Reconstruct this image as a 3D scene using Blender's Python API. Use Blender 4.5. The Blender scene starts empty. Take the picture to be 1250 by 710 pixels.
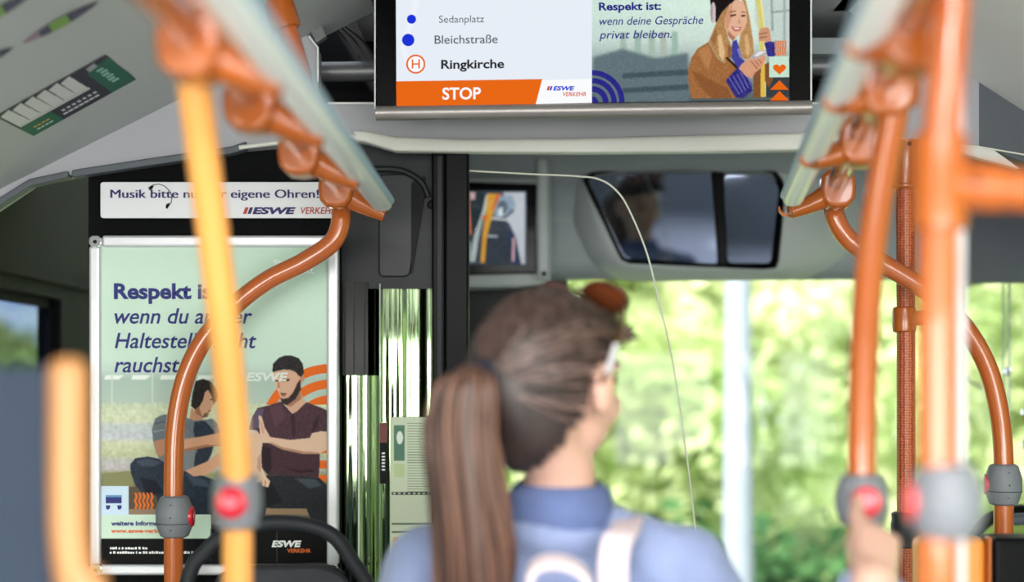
import bpy, bmesh, math, random
import numpy as np
from mathutils import Vector, Matrix, noise
random.seed(7); np.random.seed(7)
scn = bpy.context.scene
C = scn.collection
F = 1800.0                                  # focal length in pixels of the 1250x710 frame

# ------------------------------------------------------------------ camera
cam_d = bpy.data.cameras.new('camera'); cam = bpy.data.objects.new('camera', cam_d); C.objects.link(cam)
cam.location = (0, 0, 1.5); cam.rotation_euler = (math.radians(90), 0, 0)
cam_d.sensor_width = 36; cam_d.lens = F/1250*36; cam_d.shift_y = 115/1250
cam_d.dof.use_dof = True; cam_d.dof.focus_distance = 2.62; cam_d.dof.aperture_fstop = 1.6
cam_d.clip_start = 0.02; cam_d.clip_end = 200
scn.camera = cam
# ------------------------------------------------------------------ world, sun, lamps, exposure
scn.view_settings.view_transform = 'Standard'; scn.view_settings.look = 'None'
scn.view_settings.gamma = 1; scn.view_settings.exposure = 0.0
w = bpy.data.worlds.new('sky'); scn.world = w; w.use_nodes = True
bg = w.node_tree.nodes['Background']; bg.inputs[0].default_value = (0.86, 0.93, 1.0, 1); bg.inputs[1].default_value = 2.8
sd = bpy.data.lights.new('sun', 'SUN'); sd.energy = 13; sd.angle = math.radians(3); sd.color = (1, 0.95, 0.84)
sun = bpy.data.objects.new('sun', sd); C.objects.link(sun)
sun.rotation_euler = Vector((0.45, 0.62, -0.75)).to_track_quat('-Z', 'Y').to_euler()
def area(name, loc, target, sx, sy, power, col=(1, 1, 1)):
    d = bpy.data.lights.new(name, 'AREA'); d.shape = 'RECTANGLE'; d.size = sx; d.size_y = sy; d.energy = power; d.color = col
    o = bpy.data.objects.new(name, d); C.objects.link(o); o.location = loc
    o.rotation_euler = (Vector(target)-Vector(loc)).to_track_quat('-Z', 'Y').to_euler()
    return o
area('ceiling_light_left', (-0.55, -0.4, 2.08), (-0.45, -0.35, 0), 0.16, 2.4, 64)
area('ceiling_light_right', (0.55, -0.4, 2.12), (0.5, -0.35, 0), 0.16, 2.4, 64)

area('added_fill_rear', (0, -3.95, 1.35), (0, 0, 1.5), 1.7, .85, 45, (1, .985, .96))  # added frontal fill lamp, set just inside the rear window
area('added_fill_left', (-1.12, -1.4, 1.35), (0.3, 1.6, 1.5), 1.6, 0.7, 62, (1, .97, .9))  # added fill lamp by the left windows to brighten the dim interior
area('added_fill_right', (1.17, -1.4, 1.35), (-0.3, 1.6, 1.5), 1.6, 0.7, 52, (1, .98, .94))  # added fill lamp opposite, gives the near poles side light

# ------------------------------------------------------------------ helpers
def at(px, py, Y): return Vector(((px-625)/F*Y, Y, 1.5+(470-py)/F*Y))
def cove_at(px, py, lift=0.0):              # where a sight line meets the sloped left ceiling panel
    dx, dz = (px-625)/F, (470-py)/F
    t = (0.8275-lift)/(dz-.5*dx)
    return Vector((dx*t, t, 1.5+dz*t))
def s2l(c):
    c = np.asarray(c, float)/255.0
    return np.where(c <= .04045, c/12.92, ((c+.055)/1.055)**2.4)
def rgb(r, g, b):
    v = s2l([r, g, b]); return (float(v[0]), float(v[1]), float(v[2]), 1)
MATS = {}
def mat(name, col, rough=.5, metal=0, coat=0, bump=0, bscale=80, stretch=(1, 1, 1), vary=0, vscale=8, spec=.5, trans=0, emit=0, sheen=0, col2=None, rvary=0):
    m = bpy.data.materials.new(name); m.use_nodes = True; nt = m.node_tree; b = nt.nodes['Principled BSDF']
    b.inputs['Base Color'].default_value = col; b.inputs['Roughness'].default_value = rough
    b.inputs['Metallic'].default_value = metal; b.inputs['Coat Weight'].default_value = coat
    b.inputs['Specular IOR Level'].default_value = spec; b.inputs['Transmission Weight'].default_value = trans
    if emit: b.inputs['Emission Color'].default_value = col; b.inputs['Emission Strength'].default_value = emit
    if sheen: b.inputs['Sheen Weight'].default_value = sheen
    if bump or vary:
        tc = nt.nodes.new('ShaderNodeTexCoord'); mp = nt.nodes.new('ShaderNodeMapping'); mp.inputs['Scale'].default_value = stretch
        nt.links.new(tc.outputs['Object'], mp.inputs[0])
    if bump:
        n = nt.nodes.new('ShaderNodeTexNoise'); n.inputs['Scale'].default_value = bscale; n.inputs['Detail'].default_value = 3
        nt.links.new(mp.outputs[0], n.inputs['Vector'])
        bp = nt.nodes.new('ShaderNodeBump'); bp.inputs['Strength'].default_value = bump; bp.inputs['Distance'].default_value = .002
        nt.links.new(n.outputs['Fac'], bp.inputs['Height']); nt.links.new(bp.outputs[0], b.inputs['Normal'])
    if vary:
        n2 = nt.nodes.new('ShaderNodeTexNoise'); n2.inputs['Scale'].default_value = vscale; n2.inputs['Detail'].default_value = 5
        nt.links.new(mp.outputs[0], n2.inputs['Vector'])
        mx = nt.nodes.new('ShaderNodeMix'); mx.data_type = 'RGBA'
        rp = nt.nodes.new('ShaderNodeValToRGB'); rp.color_ramp.elements[0].position = .35; rp.color_ramp.elements[1].position = .68
        nt.links.new(n2.outputs['Fac'], rp.inputs[0]); nt.links.new(rp.outputs[0], mx.inputs['Factor'])
        c2 = col2 or tuple(max(0, x*(1-vary)) for x in col[:3])+(1,)
        mx.inputs['A'].default_value = c2; mx.inputs['B'].default_value = col
        nt.links.new(mx.outputs['Result'], b.inputs['Base Color'])
    MATS[name] = m
    return m
def glassy(name, tint=(1, 1, 1, 1), refl=1.0, rough=0.0, ior=1.2):
    """thin clear sheet: see through, with a weak reflection"""
    m = bpy.data.materials.new(name); m.use_nodes = True; nt = m.node_tree; nt.nodes.remove(nt.nodes['Principled BSDF'])
    out = nt.nodes['Material Output']; t = nt.nodes.new('ShaderNodeBsdfTransparent'); g = nt.nodes.new('ShaderNodeBsdfGlossy')
    g.inputs['Roughness'].default_value = rough; t.inputs[0].default_value = tint; g.inputs[0].default_value = (refl, refl, refl, 1)
    lw = nt.nodes.new('ShaderNodeLayerWeight'); pw = nt.nodes.new('ShaderNodeMath'); pw.operation = 'POWER'; pw.inputs[1].default_value = 5; nt.links.new(lw.outputs['Facing'], pw.inputs[0])
    fr = nt.nodes.new('ShaderNodeMath'); fr.operation = 'MULTIPLY_ADD'; fr.inputs[1].default_value = .8; fr.inputs[2].default_value = .03; nt.links.new(pw.outputs[0], fr.inputs[0])
    mx = nt.nodes.new('ShaderNodeMixShader'); nt.links.new(fr.outputs[0], mx.inputs[0]); nt.links.new(t.outputs[0], mx.inputs[1]); nt.links.new(g.outputs[0], mx.inputs[2])
    nt.links.new(mx.outputs[0], out.inputs[0]); return m

M_or = mat('orange_enamel', rgb(182, 92, 40), .24, coat=.6, bump=.05, bscale=30)
M_orp = mat('orange_plastic', rgb(172, 88, 30), .2, coat=.1, bump=.08, bscale=60)
M_or_lit = mat('orange_enamel_painted_lit', rgb(246, 168, 88), .3, coat=.5, bump=.05, bscale=30)  # the poles' orange enamel with strong light painted into its colour
M_ort = mat('orange_enamel_lit_tube', rgb(176, 122, 72), .4, coat=.1, bump=.05, bscale=30)  # same orange enamel, paler: light on the divider tube put into the colour
M_silver = mat('brushed_aluminium', rgb(238, 240, 242), .3, metal=0, spec=.35, coat=.25, bump=.05, bscale=200)
M_white = mat('white_plastic_strip', rgb(252, 252, 254), .3, spec=.35, coat=.25, vary=.03)
M_bluestrip = mat('pale_blue_strip_side', rgb(168, 194, 216), .4, spec=.2, vary=.05)
M_cove = mat('grey_ceiling_laminate', rgb(178, 182, 183), .6, bump=.1, bscale=400, vary=.05, vscale=2)
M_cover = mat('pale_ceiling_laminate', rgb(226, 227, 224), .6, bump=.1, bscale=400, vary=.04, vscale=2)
M_bulk = mat('light_grey_moulding', rgb(166, 166, 174), .5, bump=.08, bscale=300, vary=.04, vscale=3)
M_lip = mat('off_white_moulding', rgb(216, 216, 210), .45, vary=.03)
M_head = mat('mid_grey_moulding', rgb(148, 157, 161), .5, bump=.06, bscale=300, vary=.06, vscale=3)
M_headl = mat('soft_grey_moulding', rgb(180, 187, 188), .45, bump=.05, bscale=300, vary=.04, vscale=3)
M_dkgrey = mat('dark_grey_plastic', rgb(28, 31, 35), .45, spec=.25, bump=.12, bscale=300, vary=.15, vscale=6)
M_dgrey2 = mat('slate_grey_panel', rgb(84, 90, 98), .5, bump=.1, bscale=300, vary=.08, vscale=4)
M_black = mat('black_plastic', rgb(8, 9, 12), .4, spec=.1, bump=.1, bscale=200, vary=.25, vscale=8)
M_blackm = mat('matt_black_lining', rgb(9, 10, 13), .75, spec=.12, bump=.1, bscale=200, vary=.3, vscale=6)
M_blackg = mat('gloss_black_bezel', rgb(5, 5, 6), .2, spec=.15, vary=.2)
M_rubber = mat('charcoal_rubber', rgb(34, 37, 42), .5, spec=.3, bump=.25, bscale=500, vary=.1, vscale=20)
M_btn = mat('grey_button_housing', rgb(118, 121, 128), .5, bump=.2, bscale=600, vary=.08, vscale=30)
M_btnb = mat('black_button_housing', rgb(38, 40, 44), .5, bump=.2, bscale=600, vary=.08, vscale=30)
M_red = mat('red_button', rgb(206, 24, 48), .3, coat=.4, vary=.08)
M_redw = mat('red_button_raised_mark', rgb(236, 120, 135), .35, vary=.05)
M_frame = mat('satin_aluminium_frame', rgb(212, 213, 218), .35, metal=.35, bump=.04, bscale=200, vary=.03)
M_chrome = mat('chrome', rgb(220, 222, 225), .08, metal=1, vary=.03)
M_mirror = mat('mirror_glass', rgb(150, 160, 184), .03, metal=1, vary=.02)
M_strip = mat('taupe_metal_rail', rgb(150, 145, 142), .35, metal=.5, bump=.04, bscale=200)
M_sign = mat('silver_sign_plate', rgb(222, 222, 228), .45, vary=.03)
M_navy = mat('navy_print', rgb(28, 34, 118), .6, vary=.04)
M_navy2 = mat('dark_violet_print', rgb(30, 22, 96), .6, vary=.04)
M_red_p = mat('red_brown_print', rgb(176, 48, 28), .6, vary=.04)
M_or_p = mat('orange_print', rgb(232, 106, 30), .6, vary=.04)
M_wh_p = mat('white_print', rgb(244, 246, 246), .6, vary=.02)
M_bk_p = mat('black_print', rgb(10, 9, 12), .6, spec=.1, vary=.1)
M_glass = glassy('clear_window_glass', (.97, .99, .98, 1), .35)
M_tint = glassy('blue_tinted_glass', (.30, .36, .50, 1))
M_acryl = glassy('clear_acrylic_sheet', (.985, .99, .985, 1), .015)
M_edge = mat('bright_acrylic_edge', rgb(226, 228, 214), .2, coat=.3, vary=.03)
M_edged = mat('greenish_glass_edge', rgb(140, 158, 146), .2, coat=.3, vary=.05)

def emis(name, col, s=1.0):
    m = bpy.data.materials.new(name); m.use_nodes = True; nt = m.node_tree; nt.nodes.remove(nt.nodes['Principled BSDF'])
    e = nt.nodes.new('ShaderNodeEmission'); e.inputs[0].default_value = col; e.inputs[1].default_value = s
    nt.links.new(e.outputs[0], nt.nodes['Material Output'].inputs[0]); return m
def attr_mat(name, emission=0, rough=.45):
    m = bpy.data.materials.new(name); m.use_nodes = True; nt = m.node_tree
    a = nt.nodes.new('ShaderNodeAttribute'); a.attribute_name = 'print'
    if emission:
        nt.nodes.remove(nt.nodes['Principled BSDF']); e = nt.nodes.new('ShaderNodeEmission'); e.inputs[1].default_value = emission
        nt.links.new(a.outputs['Color'], e.inputs[0]); nt.links.new(e.outputs[0], nt.nodes['Material Output'].inputs[0])
    else:
        b = nt.nodes['Principled BSDF']; nt.links.new(a.outputs['Color'], b.inputs['Base Color']); b.inputs['Roughness'].default_value = rough; b.inputs['Specular IOR Level'].default_value = .08
    return m
M_print = attr_mat('printed_paper'); M_lcd = attr_mat('lit_display', 1.0); M_lcd2 = attr_mat('lit_monitor', .85)

def T(root_loc): return Matrix.Translation(-Vector(root_loc))
def link(o, parent=None):
    C.objects.link(o)
    if parent is not None:
        o.parent = parent
        wl = Vector(parent.get('wloc', parent.location))
        o.matrix_parent_inverse = Matrix.Translation(-wl)
    return o
def obj(name, bm, m, parent=None, smooth=False, bevel=0, seg=2, autosmooth=40):
    if isinstance(bm, bmesh.types.BMesh):
        bmesh.ops.recalc_face_normals(bm, faces=bm.faces[:])
        me = bpy.data.meshes.new(name); bm.to_mesh(me); bm.free()
    else: me = bm
    if m is not None: me.materials.append(m)
    if smooth:
        me.polygons.foreach_set('use_smooth', [True]*len(me.polygons))
        if autosmooth: me.set_sharp_from_angle(angle=math.radians(autosmooth))
    o = bpy.data.objects.new(name, me); o['wloc'] = (0.0, 0.0, 0.0)
    link(o, parent)
    if bevel:
        md = o.modifiers.new('bevel', 'BEVEL'); md.width = bevel; md.segments = seg; md.limit_method = 'ANGLE'; md.angle_limit = math.radians(35)
    return o
def thing(name, label, cat, loc=(0, 0, 0), group=None):
    o = bpy.data.objects.new(name, None); C.objects.link(o); o.location = loc; o['wloc'] = tuple(float(x) for x in loc)
    o.empty_display_size = .05
    return tag(o, label, cat, group)
def tag(o, label, cat, group=None, kind=None):
    o['label'] = label; o['category'] = cat
    if group: o['group'] = group
    if kind: o['kind'] = kind
    return o
def struct(name, bm, m, parent=None, **k):
    o = obj(name, bm, m, parent, **k)
    if parent is None: o['kind'] = 'structure'
    return o
def box(bm, x0, x1, y0, y1, z0, z1):
    vs = [bm.verts.new((x, y, z)) for x in (x0, x1) for y in (y0, y1) for z in (z0, z1)]
    for f in ((0, 1, 3, 2), (4, 6, 7, 5), (0, 4, 5, 1), (2, 3, 7, 6), (0, 2, 6, 4), (1, 5, 7, 3)): bm.faces.new([vs[i] for i in f])
def bx(*a):
    bm = bmesh.new(); box(bm, *a); return bm
def prism(bm, pts, thick, fn=None):
    """pts: front outline (3-D), pushed back by thick along +Y"""
    a = [bm.verts.new(p) for p in pts]; b = [bm.verts.new(Vector(p)+Vector((0, thick, 0))) for p in pts]
    n = len(pts); bm.faces.new(a); bm.faces.new(b[::-1])
    for i in range(n): bm.faces.new((a[i], b[i], b[(i+1) % n], a[(i+1) % n]))
def ppx(pts, Y, thick):
    bm = bmesh.new(); prism(bm, [at(x, y, Y) for x, y in pts], thick); return bm
def rrect(x0, y0, x1, y1, r, n=5):
    out = []
    for cx, cy, a0 in ((x1-r, y0+r, -90), (x1-r, y1-r, 0), (x0+r, y1-r, 90), (x0+r, y0+r, 180)):
        for i in range(n+1):
            a = math.radians(a0+90*i/n); out.append((cx+r*math.cos(a), cy+r*math.sin(a)))
    return out
def roundpoly(pts, r, n=5):
    out = []; m = len(pts)
    for i in range(m):
        p0, p, p1 = (Vector(pts[(i+k) % m]) for k in (-1, 0, 1))
        a = p+(p0-p).normalized()*r; b = p+(p1-p).normalized()*r
        for k in range(n+1):
            t = k/n; out.append(tuple(a*(1-t)**2+p*2*t*(1-t)+b*t*t))
    return out
def spline(pts, n=8):
    """Catmull-Rom through 3-D points"""
    P = [Vector(p) for p in pts]; P = [P[0]*2-P[1]]+P+[P[-1]*2-P[-2]]; out = []
    for i in range(1, len(P)-2):
        for k in range(n):
            t = k/n; a, b, c, d = P[i-1:i+3]
            out.append(.5*((2*b)+(c-a)*t+(2*a-5*b+4*c-d)*t*t+(3*b-a-3*c+d)*t**3))
    out.append(P[-2]); return out
def tube(bm, pts, r, seg=16, caps=True, flat=None):
    pts = [Vector(p) for p in pts]; n = len(pts)
    R = r if isinstance(r, (list, tuple)) else [r]*n
    up = None; rings = []
    for i, p in enumerate(pts):
        t = (pts[min(i+1, n-1)]-pts[max(i-1, 0)]).normalized()
        if up is None:
            up = Vector((0, 0, 1)) if abs(t.z) < .9 else Vector((0, 1, 0))
        s = t.cross(up).normalized(); up = s.cross(t).normalized()
        rings.append([bm.verts.new(p+(s*math.cos(2*math.pi*k/seg)+up*math.sin(2*math.pi*k/seg)*(flat or 1))*R[i]) for k in range(seg)])
    for i in range(n-1):
        for k in range(seg):
            bm.faces.new((rings[i][k], rings[i][(k+1) % seg], rings[i+1][(k+1) % seg], rings[i+1][k]))
    if caps: bm.faces.new(rings[0][::-1]); bm.faces.new(rings[-1])
def tb(pts, r, seg=20, **k):
    bm = bmesh.new(); tube(bm, pts, r, seg, **k); return bm
def lathe(bm, prof, origin, axis, seg=28):
    """prof: (radius, distance along axis)"""
    o = Vector(origin); ax = Vector(axis).normalized(); s = ax.orthogonal().normalized(); t = ax.cross(s); rings = []
    for r, h in prof:
        rings.append([bm.verts.new(o+ax*h+(s*math.cos(2*math.pi*k/seg)+t*math.sin(2*math.pi*k/seg))*max(r, 1e-5)) for k in range(seg)])
    for i in range(len(rings)-1):
        for k in range(seg): bm.faces.new((rings[i][k], rings[i][(k+1) % seg], rings[i+1][(k+1) % seg], rings[i+1][k]))
    bm.faces.new(rings[0][::-1]); bm.faces.new(rings[-1])
def lt(prof, origin, axis, seg=28):
    bm = bmesh.new(); lathe(bm, prof, origin, axis, seg); return bm
def ell(bm, c, r, axes=None, seg=20):
    """ellipsoid; axes = three unit vectors"""
    ax = axes or (Vector((1, 0, 0)), Vector((0, 1, 0)), Vector((0, 0, 1)))
    M = Matrix((ax[0]*r[0], ax[1]*r[1], ax[2]*r[2])).transposed().to_4x4(); M.translation = Vector(c)
    bmesh.ops.create_uvsphere(bm, u_segments=seg, v_segments=seg//2+2, radius=1, matrix=M)
def limb(bm, pts, rr, seg=14):
    """closed tapered chain with balls at the joints, to be fused by a voxel remesh"""
    for i in range(len(pts)-1):
        a, b = Vector(pts[i]), Vector(pts[i+1]); tube(bm, [a, b], [rr[i], rr[i+1]], seg)
    for p, r in zip(pts, rr): ell(bm, p, (r, r, r), seg=seg)
def fuse(o, voxel, it=4, fac=.5):
    m = o.modifiers.new('fuse', 'REMESH'); m.mode = 'VOXEL'; m.voxel_size = voxel; m.use_smooth_shade = True
    s = o.modifiers.new('soften', 'SMOOTH'); s.iterations = it; s.factor = fac

# --- writing: font outlines turned into flat meshes fitted to a measured width and cap height
_cap = {}
def text_raw(s, bold, ital):
    cu = bpy.data.curves.new('t', 'FONT'); cu.body = s; cu.offset = bold; cu.shear = ital; cu.resolution_u = 4
    o = bpy.data.objects.new('t', cu); C.objects.link(o); dg = bpy.context.evaluated_depsgraph_get(); dg.update()
    me = bpy.data.meshes.new_from_object(o.evaluated_get(dg)); bpy.data.objects.remove(o); bpy.data.curves.remove(cu); return me
def text(parent, s, xl, xr, base, cap, Y, m, bold=0.0, ital=0.0, slope=0.0, fn=None, name='lettering'):
    me = text_raw(s, bold, ital)
    if bold not in _cap:
        h = text_raw('H', bold, 0); _cap[bold] = max(v.co.y for v in h.vertices)-0*bold; bpy.data.meshes.remove(h)
    x0 = min(v.co.x for v in me.vertices); x1 = max(v.co.x for v in me.vertices)
    sx = (xr-xl)/(x1-x0); sy = cap/_cap[bold]
    for v in me.vertices:
        px = xl+(v.co.x-x0)*sx; py = base-v.co.y*sy+slope*(px-xl)
        v.co = fn(px, py) if fn else at(px, py, Y)
    me.name = name
    return obj(name, me, m, parent)
def flat(parent, name, pts, Y, m, fn=None):
    bm = bmesh.new(); bm.faces.new([bm.verts.new(fn(x, y) if fn else at(x, y, Y)) for x, y in pts]); return obj(name, bm, m, parent)
def ring_pts(cx, cy, r0, r1, a0, a1, n=24):
    a = [math.radians(a0+(a1-a0)*i/n) for i in range(n+1)]
    return [(cx+r1*math.cos(t), cy-r1*math.sin(t)) for t in a]+[(cx+r0*math.cos(t), cy-r0*math.sin(t)) for t in reversed(a)]

class Canvas:
    """flat print held as colours on a fine grid; coordinates are those measured on the photograph"""
    def __init__(s, x0, y0, x1, y1, res, base):
        s.nx = int((x1-x0)*res)+1; s.ny = int((y1-y0)*res)+1
        s.X, s.Y = np.meshgrid(np.linspace(x0, x1, s.nx), np.linspace(y0, y1, s.ny)); s.img = np.zeros((s.ny, s.nx, 3)); s.img[:] = base
    def blur(s, m, n=1):
        for _ in range(n):
            p = np.pad(m, 1, mode='edge'); m = (p[:-2, 1:-1]+p[2:, 1:-1]+p[1:-1, :-2]+p[1:-1, 2:]+2*p[1:-1, 1:-1])/6
        return m
    def put(s, m, col, soft=1, tex=0):
        m = s.blur(m.astype(float), soft)[..., None]; c = np.array(col, float)[None, None]
        if tex: c = c+s.blur(np.random.randn(s.ny, s.nx)*tex*1.6, 3)[..., None]
        s.img = s.img*(1-m)+c*m
    def noise(s, amp, n=2):
        return s.blur(np.random.randn(s.ny, s.nx)*amp*2, n)
    def poly(s, pts, col, soft=1, o=(0, 0), k=1.0, tex=0):
        P = [(o[0]+x/k, o[1]+y/k) for x, y in pts]; m = np.zeros(s.X.shape, bool)
        for i in range(len(P)):
            (xa, ya), (xb, yb) = P[i], P[(i+1) % len(P)]
            if ya == yb: continue
            m ^= ((ya > s.Y) != (yb > s.Y)) & (s.X < (xb-xa)*(s.Y-ya)/(yb-ya)+xa)
        s.put(m, col, soft, tex)
    def oval(s, cx, cy, rx, ry, col, soft=1, o=(0, 0), k=1.0):
        s.put(((s.X-o[0]-cx/k)/(rx/k))**2+((s.Y-o[1]-cy/k)/(ry/k))**2 < 1, col, soft)
    def ringp(s, cx, cy, r0, r1, col, soft=1, half=None):
        d = np.hypot(s.X-cx, s.Y-cy); m = (d > r0) & (d < r1)
        if half is not None: m &= s.Y < half
        s.put(m, col, soft)
    def vgrad(s, stops):
        ys = [a for a, _ in stops]; cs = np.array([c for _, c in stops], float)
        for ch in range(3): s.img[..., ch] = np.interp(s.Y[:, 0], ys, cs[:, ch])[:, None]
    def build(s, name, fn, m, parent):
        n = s.nx*s.ny; X = s.X.ravel(); Y = s.Y.ravel()
        p00 = [fn(x, y) for x, y in ((s.X[0, 0], s.Y[0, 0]), (s.X[0, -1], s.Y[0, 0]), (s.X[0, 0], s.Y[-1, 0]))]
        co = np.array([fn(float(x), float(y)) for x, y in zip(X, Y)]) if getattr(s, 'exact', False) else None
        if co is None:
            u = (X-s.X[0, 0])/(s.X[0, -1]-s.X[0, 0]); v = (Y-s.Y[0, 0])/(s.Y[-1, 0]-s.Y[0, 0])
            a, b, c = (np.array(q) for q in p00); co = a+u[:, None]*(b-a)+v[:, None]*(c-a)
        i = (np.arange(s.ny-1)[:, None]*s.nx+np.arange(s.nx-1)[None]).ravel()
        q = np.stack([i, i+s.nx, i+s.nx+1, i+1], 1)
        me = bpy.data.meshes.new(name); me.vertices.add(n); me.vertices.foreach_set('co', co.ravel())
        me.loops.add(len(q)*4); me.loops.foreach_set('vertex_index', q.ravel().astype(np.int32))
        me.polygons.add(len(q)); me.polygons.foreach_set('loop_start', (np.arange(len(q))*4).astype(np.int32))
        me.update(); me.validate()
        at_ = me.color_attributes.new('print', 'FLOAT_COLOR', 'POINT')
        c = np.ones((n, 4)); c[:, :3] = s2l(np.clip(s.img, 0, 255)).reshape(n, 3); at_.data.foreach_set('color', c.ravel())
        return obj(name, me, m, parent)

# ================================================================== THE SETTING: bus shell
XL, XR = -1.15, 1.2
WT = 1.72
M_floor = mat('speckled_grey_vinyl', rgb(190, 191, 194), .6, bump=.2, bscale=200, vary=.3, vscale=120)
M_wall = mat('grey_side_lining', rgb(120, 124, 126), .6, bump=.1, bscale=200, vary=.06, vscale=3)
struct('floor', bx(XL-.06, XR+.06, -4, 4.2, -.06, 0), M_floor)
bm = bmesh.new()
box(bm, XL-.06, XL, -4, 2.7, 0, .85); box(bm, XL-.06, XL, -4, 2.7, WT, 2.3)
for a, b in ((-4, -3.7), (-2.3, -2.2), (-.8, -.7), (.8, .9), (2.35, 2.7)): box(bm, XL-.06, XL, a, b, .85, WT)
struct('wall_left', bm, M_wall)
bm = bmesh.new()
box(bm, XL-.06, XL, 2.7, 4.2, 0, .85); box(bm, XL-.06, XL, 2.7, 4.2, WT, 2.3)
for a, b in ((2.7, 2.85), (3.76, 4.2)): box(bm, XL-.06, XL, a, b, .85, WT)
box(bm, XL, XL+.012, 2.75, 4.1, WT+.035, WT+.05)                                    # moulded rib over the driver's window
struct('wall_left_cab', bm, M_blackm)
def pane(name, x0, x1, y0, y1, z0, z1, m):
    o = struct(name, bx(x0, x1, y0, y1, z0, z1), m); return o
i = 1
for a, b in ((-3.7, -2.3), (-2.2, -.8), (-.7, .8), (.9, 2.35)):
    w_ = pane('window_%d' % i, XL-.035, XL-.03, a, b, .85, WT, M_glass); i += 1
w_ = pane('window_%d' % i, XL-.035, XL-.03, 2.85, 3.76, .85, WT, M_tint)
bm = bmesh.new(); box(bm, XL-.03, XL-.022, 3.735, 3.76, .85, WT); box(bm, XL-.03, XL-.022, 2.85, 3.76, 1.695, WT)
obj('window_seal', bm, M_blackm, w_); i += 1
bm = bmesh.new()
box(bm, XR, XR+.06, -4, 2.7, 0, .85); box(bm, XR, XR+.06, -4, 2.7, 1.76, 2.3)
for a, b in ((-4, -3.7), (-2.3, -2.2), (-.8, -.7), (.8, .9), (2.35, 2.75)): box(bm, XR, XR+.06, a, b, .85, 1.76)
box(bm, XR, XR+.06, 2.7, 2.95, 0, 1.76)
struct('wall_right', bm, M_wall)
for a, b in ((-3.7, -2.3), (-2.2, -.8), (-.7, .8), (.9, 2.35)):
    pane('window_%d' % i, XR+.03, XR+.035, a, b, .85, 1.76, M_glass); i += 1
struct('wall_right_header', bx(XR, XR+.06, 2.7, 4.2, 1.77, 2.3), M_dgrey2)
# glazed entrance door at the right front, two frameless leaves
d1 = struct('door_1', bx(XR+.02, XR+.026, 2.95, 3.62, .05, 1.76), M_glass)
obj('door_edge', tb([(XR+.02, 3.62, .05), (XR+.02, 3.62, 1.76)], .0035, 8), M_edged, d1)
d2 = struct('door_2', bx(XR+.02, XR+.026, 3.66, 4.1, .05, 1.76), M_glass)
obj('door_edge', tb([(XR+.02, 3.66, .05), (XR+.02, 3.66, 1.76)], .003, 8), M_edged, d2)
for (px, py) in ((1222, 453), (1243, 503), (1243, 542)):
    t = XR*F/(px-625); obj('door_bolt', lt([(.011, 0), (.011, .006), (.006, .012), (0, .012)], (XR+.02, t, 1.5+(470-py)/F*t), (-1, -.3, 0), 14), M_chrome, d1 if t < 3.62 else d2)
# windscreen
ws = struct('windshield', bx(XL, XR, 3.9, 3.905, .8, 1.80), M_glass)
obj('wiper_arm', tb([at(1160, 453, 4.0), at(1178, 462, 4.0), at(1198, 473, 4.0)], .004, 8), M_black, ws)
bm = bmesh.new(); box(bm, 1.112, 1.17, 3.82, 3.9, 0, 1.8); struct('trim_1', bm, M_dkgrey)            # right windscreen post
bm = bmesh.new(); box(bm, XL, XR, 3.45, 4.15, .45, .92); struct('dashboard', bm, M_dkgrey, bevel=.04)
struct('wall_front', bx(XL, XR, 4.15, 4.2, 0, .8), M_dkgrey)
bm = bmesh.new(); box(bm, XL, XR, -4.06, -4, 0, .9); box(bm, XL, XR, -4.06, -4, 1.7, 2.3); box(bm, XL, -.8, -4.06, -4, .9, 1.7); box(bm, .8, XR, -4.06, -4, .9, 1.7)
struct('wall_back', bm, M_wall)
pane('window_%d' % i, -.8, .8, -4.035, -4.03, .9, 1.7, M_glass); i += 1
# ceiling: flat middle and a sloping cove on each side
def strip(name, pts, y0, y1, m, thick=.03, **k):
    bm = bmesh.new()
    a = [bm.verts.new((x, y0, z)) for x, z in pts]; b = [bm.verts.new((x, y1, z)) for x, z in pts]
    a2 = [bm.verts.new((x, y0, z+thick)) for x, z in pts]; b2 = [bm.verts.new((x, y1, z+thick)) for x, z in pts]
    n = len(pts)
    for q in range(n-1):
        bm.faces.new((a[q], a[q+1], b[q+1], b[q])); bm.faces.new((a2[q], b2[q], b2[q+1], a2[q+1]))
        bm.faces.new((a[q], a2[q], a2[q+1], a[q+1])); bm.faces.new((b[q], b[q+1], b2[q+1], b2[q]))
    bm.faces.new((a[0], b[0], b2[0], a2[0])); bm.faces.new((a[-1], a2[-1], b2[-1], b[-1]))
    return struct(name, bm, m, **k)
cz = lambda x: 1.926+(x+.803)*.5
strip('ceiling', [(-.3, 2.2), (.66, 2.2)], -4, 4.2, M_cove)
strip('ceiling_left', [(-1.17, cz(-1.17)), (-.256, 2.2), (-.2, 2.2)], -4, 2.76, M_cove)
strip('ceiling_right', [(.6, 2.2), (.63, 2.2), (1.22, 2.04-(1.22-.878)*.64)], -4, 2.76, M_cover)
strip('ceiling_cab', [(XL, 2.02), (-.12, 2.02)], 2.76, 3.6, M_blackm)
strip('ceiling_front', [(-.12, 2.12), (XR, 2.12)], 2.76, 4.2, M_head)

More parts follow.
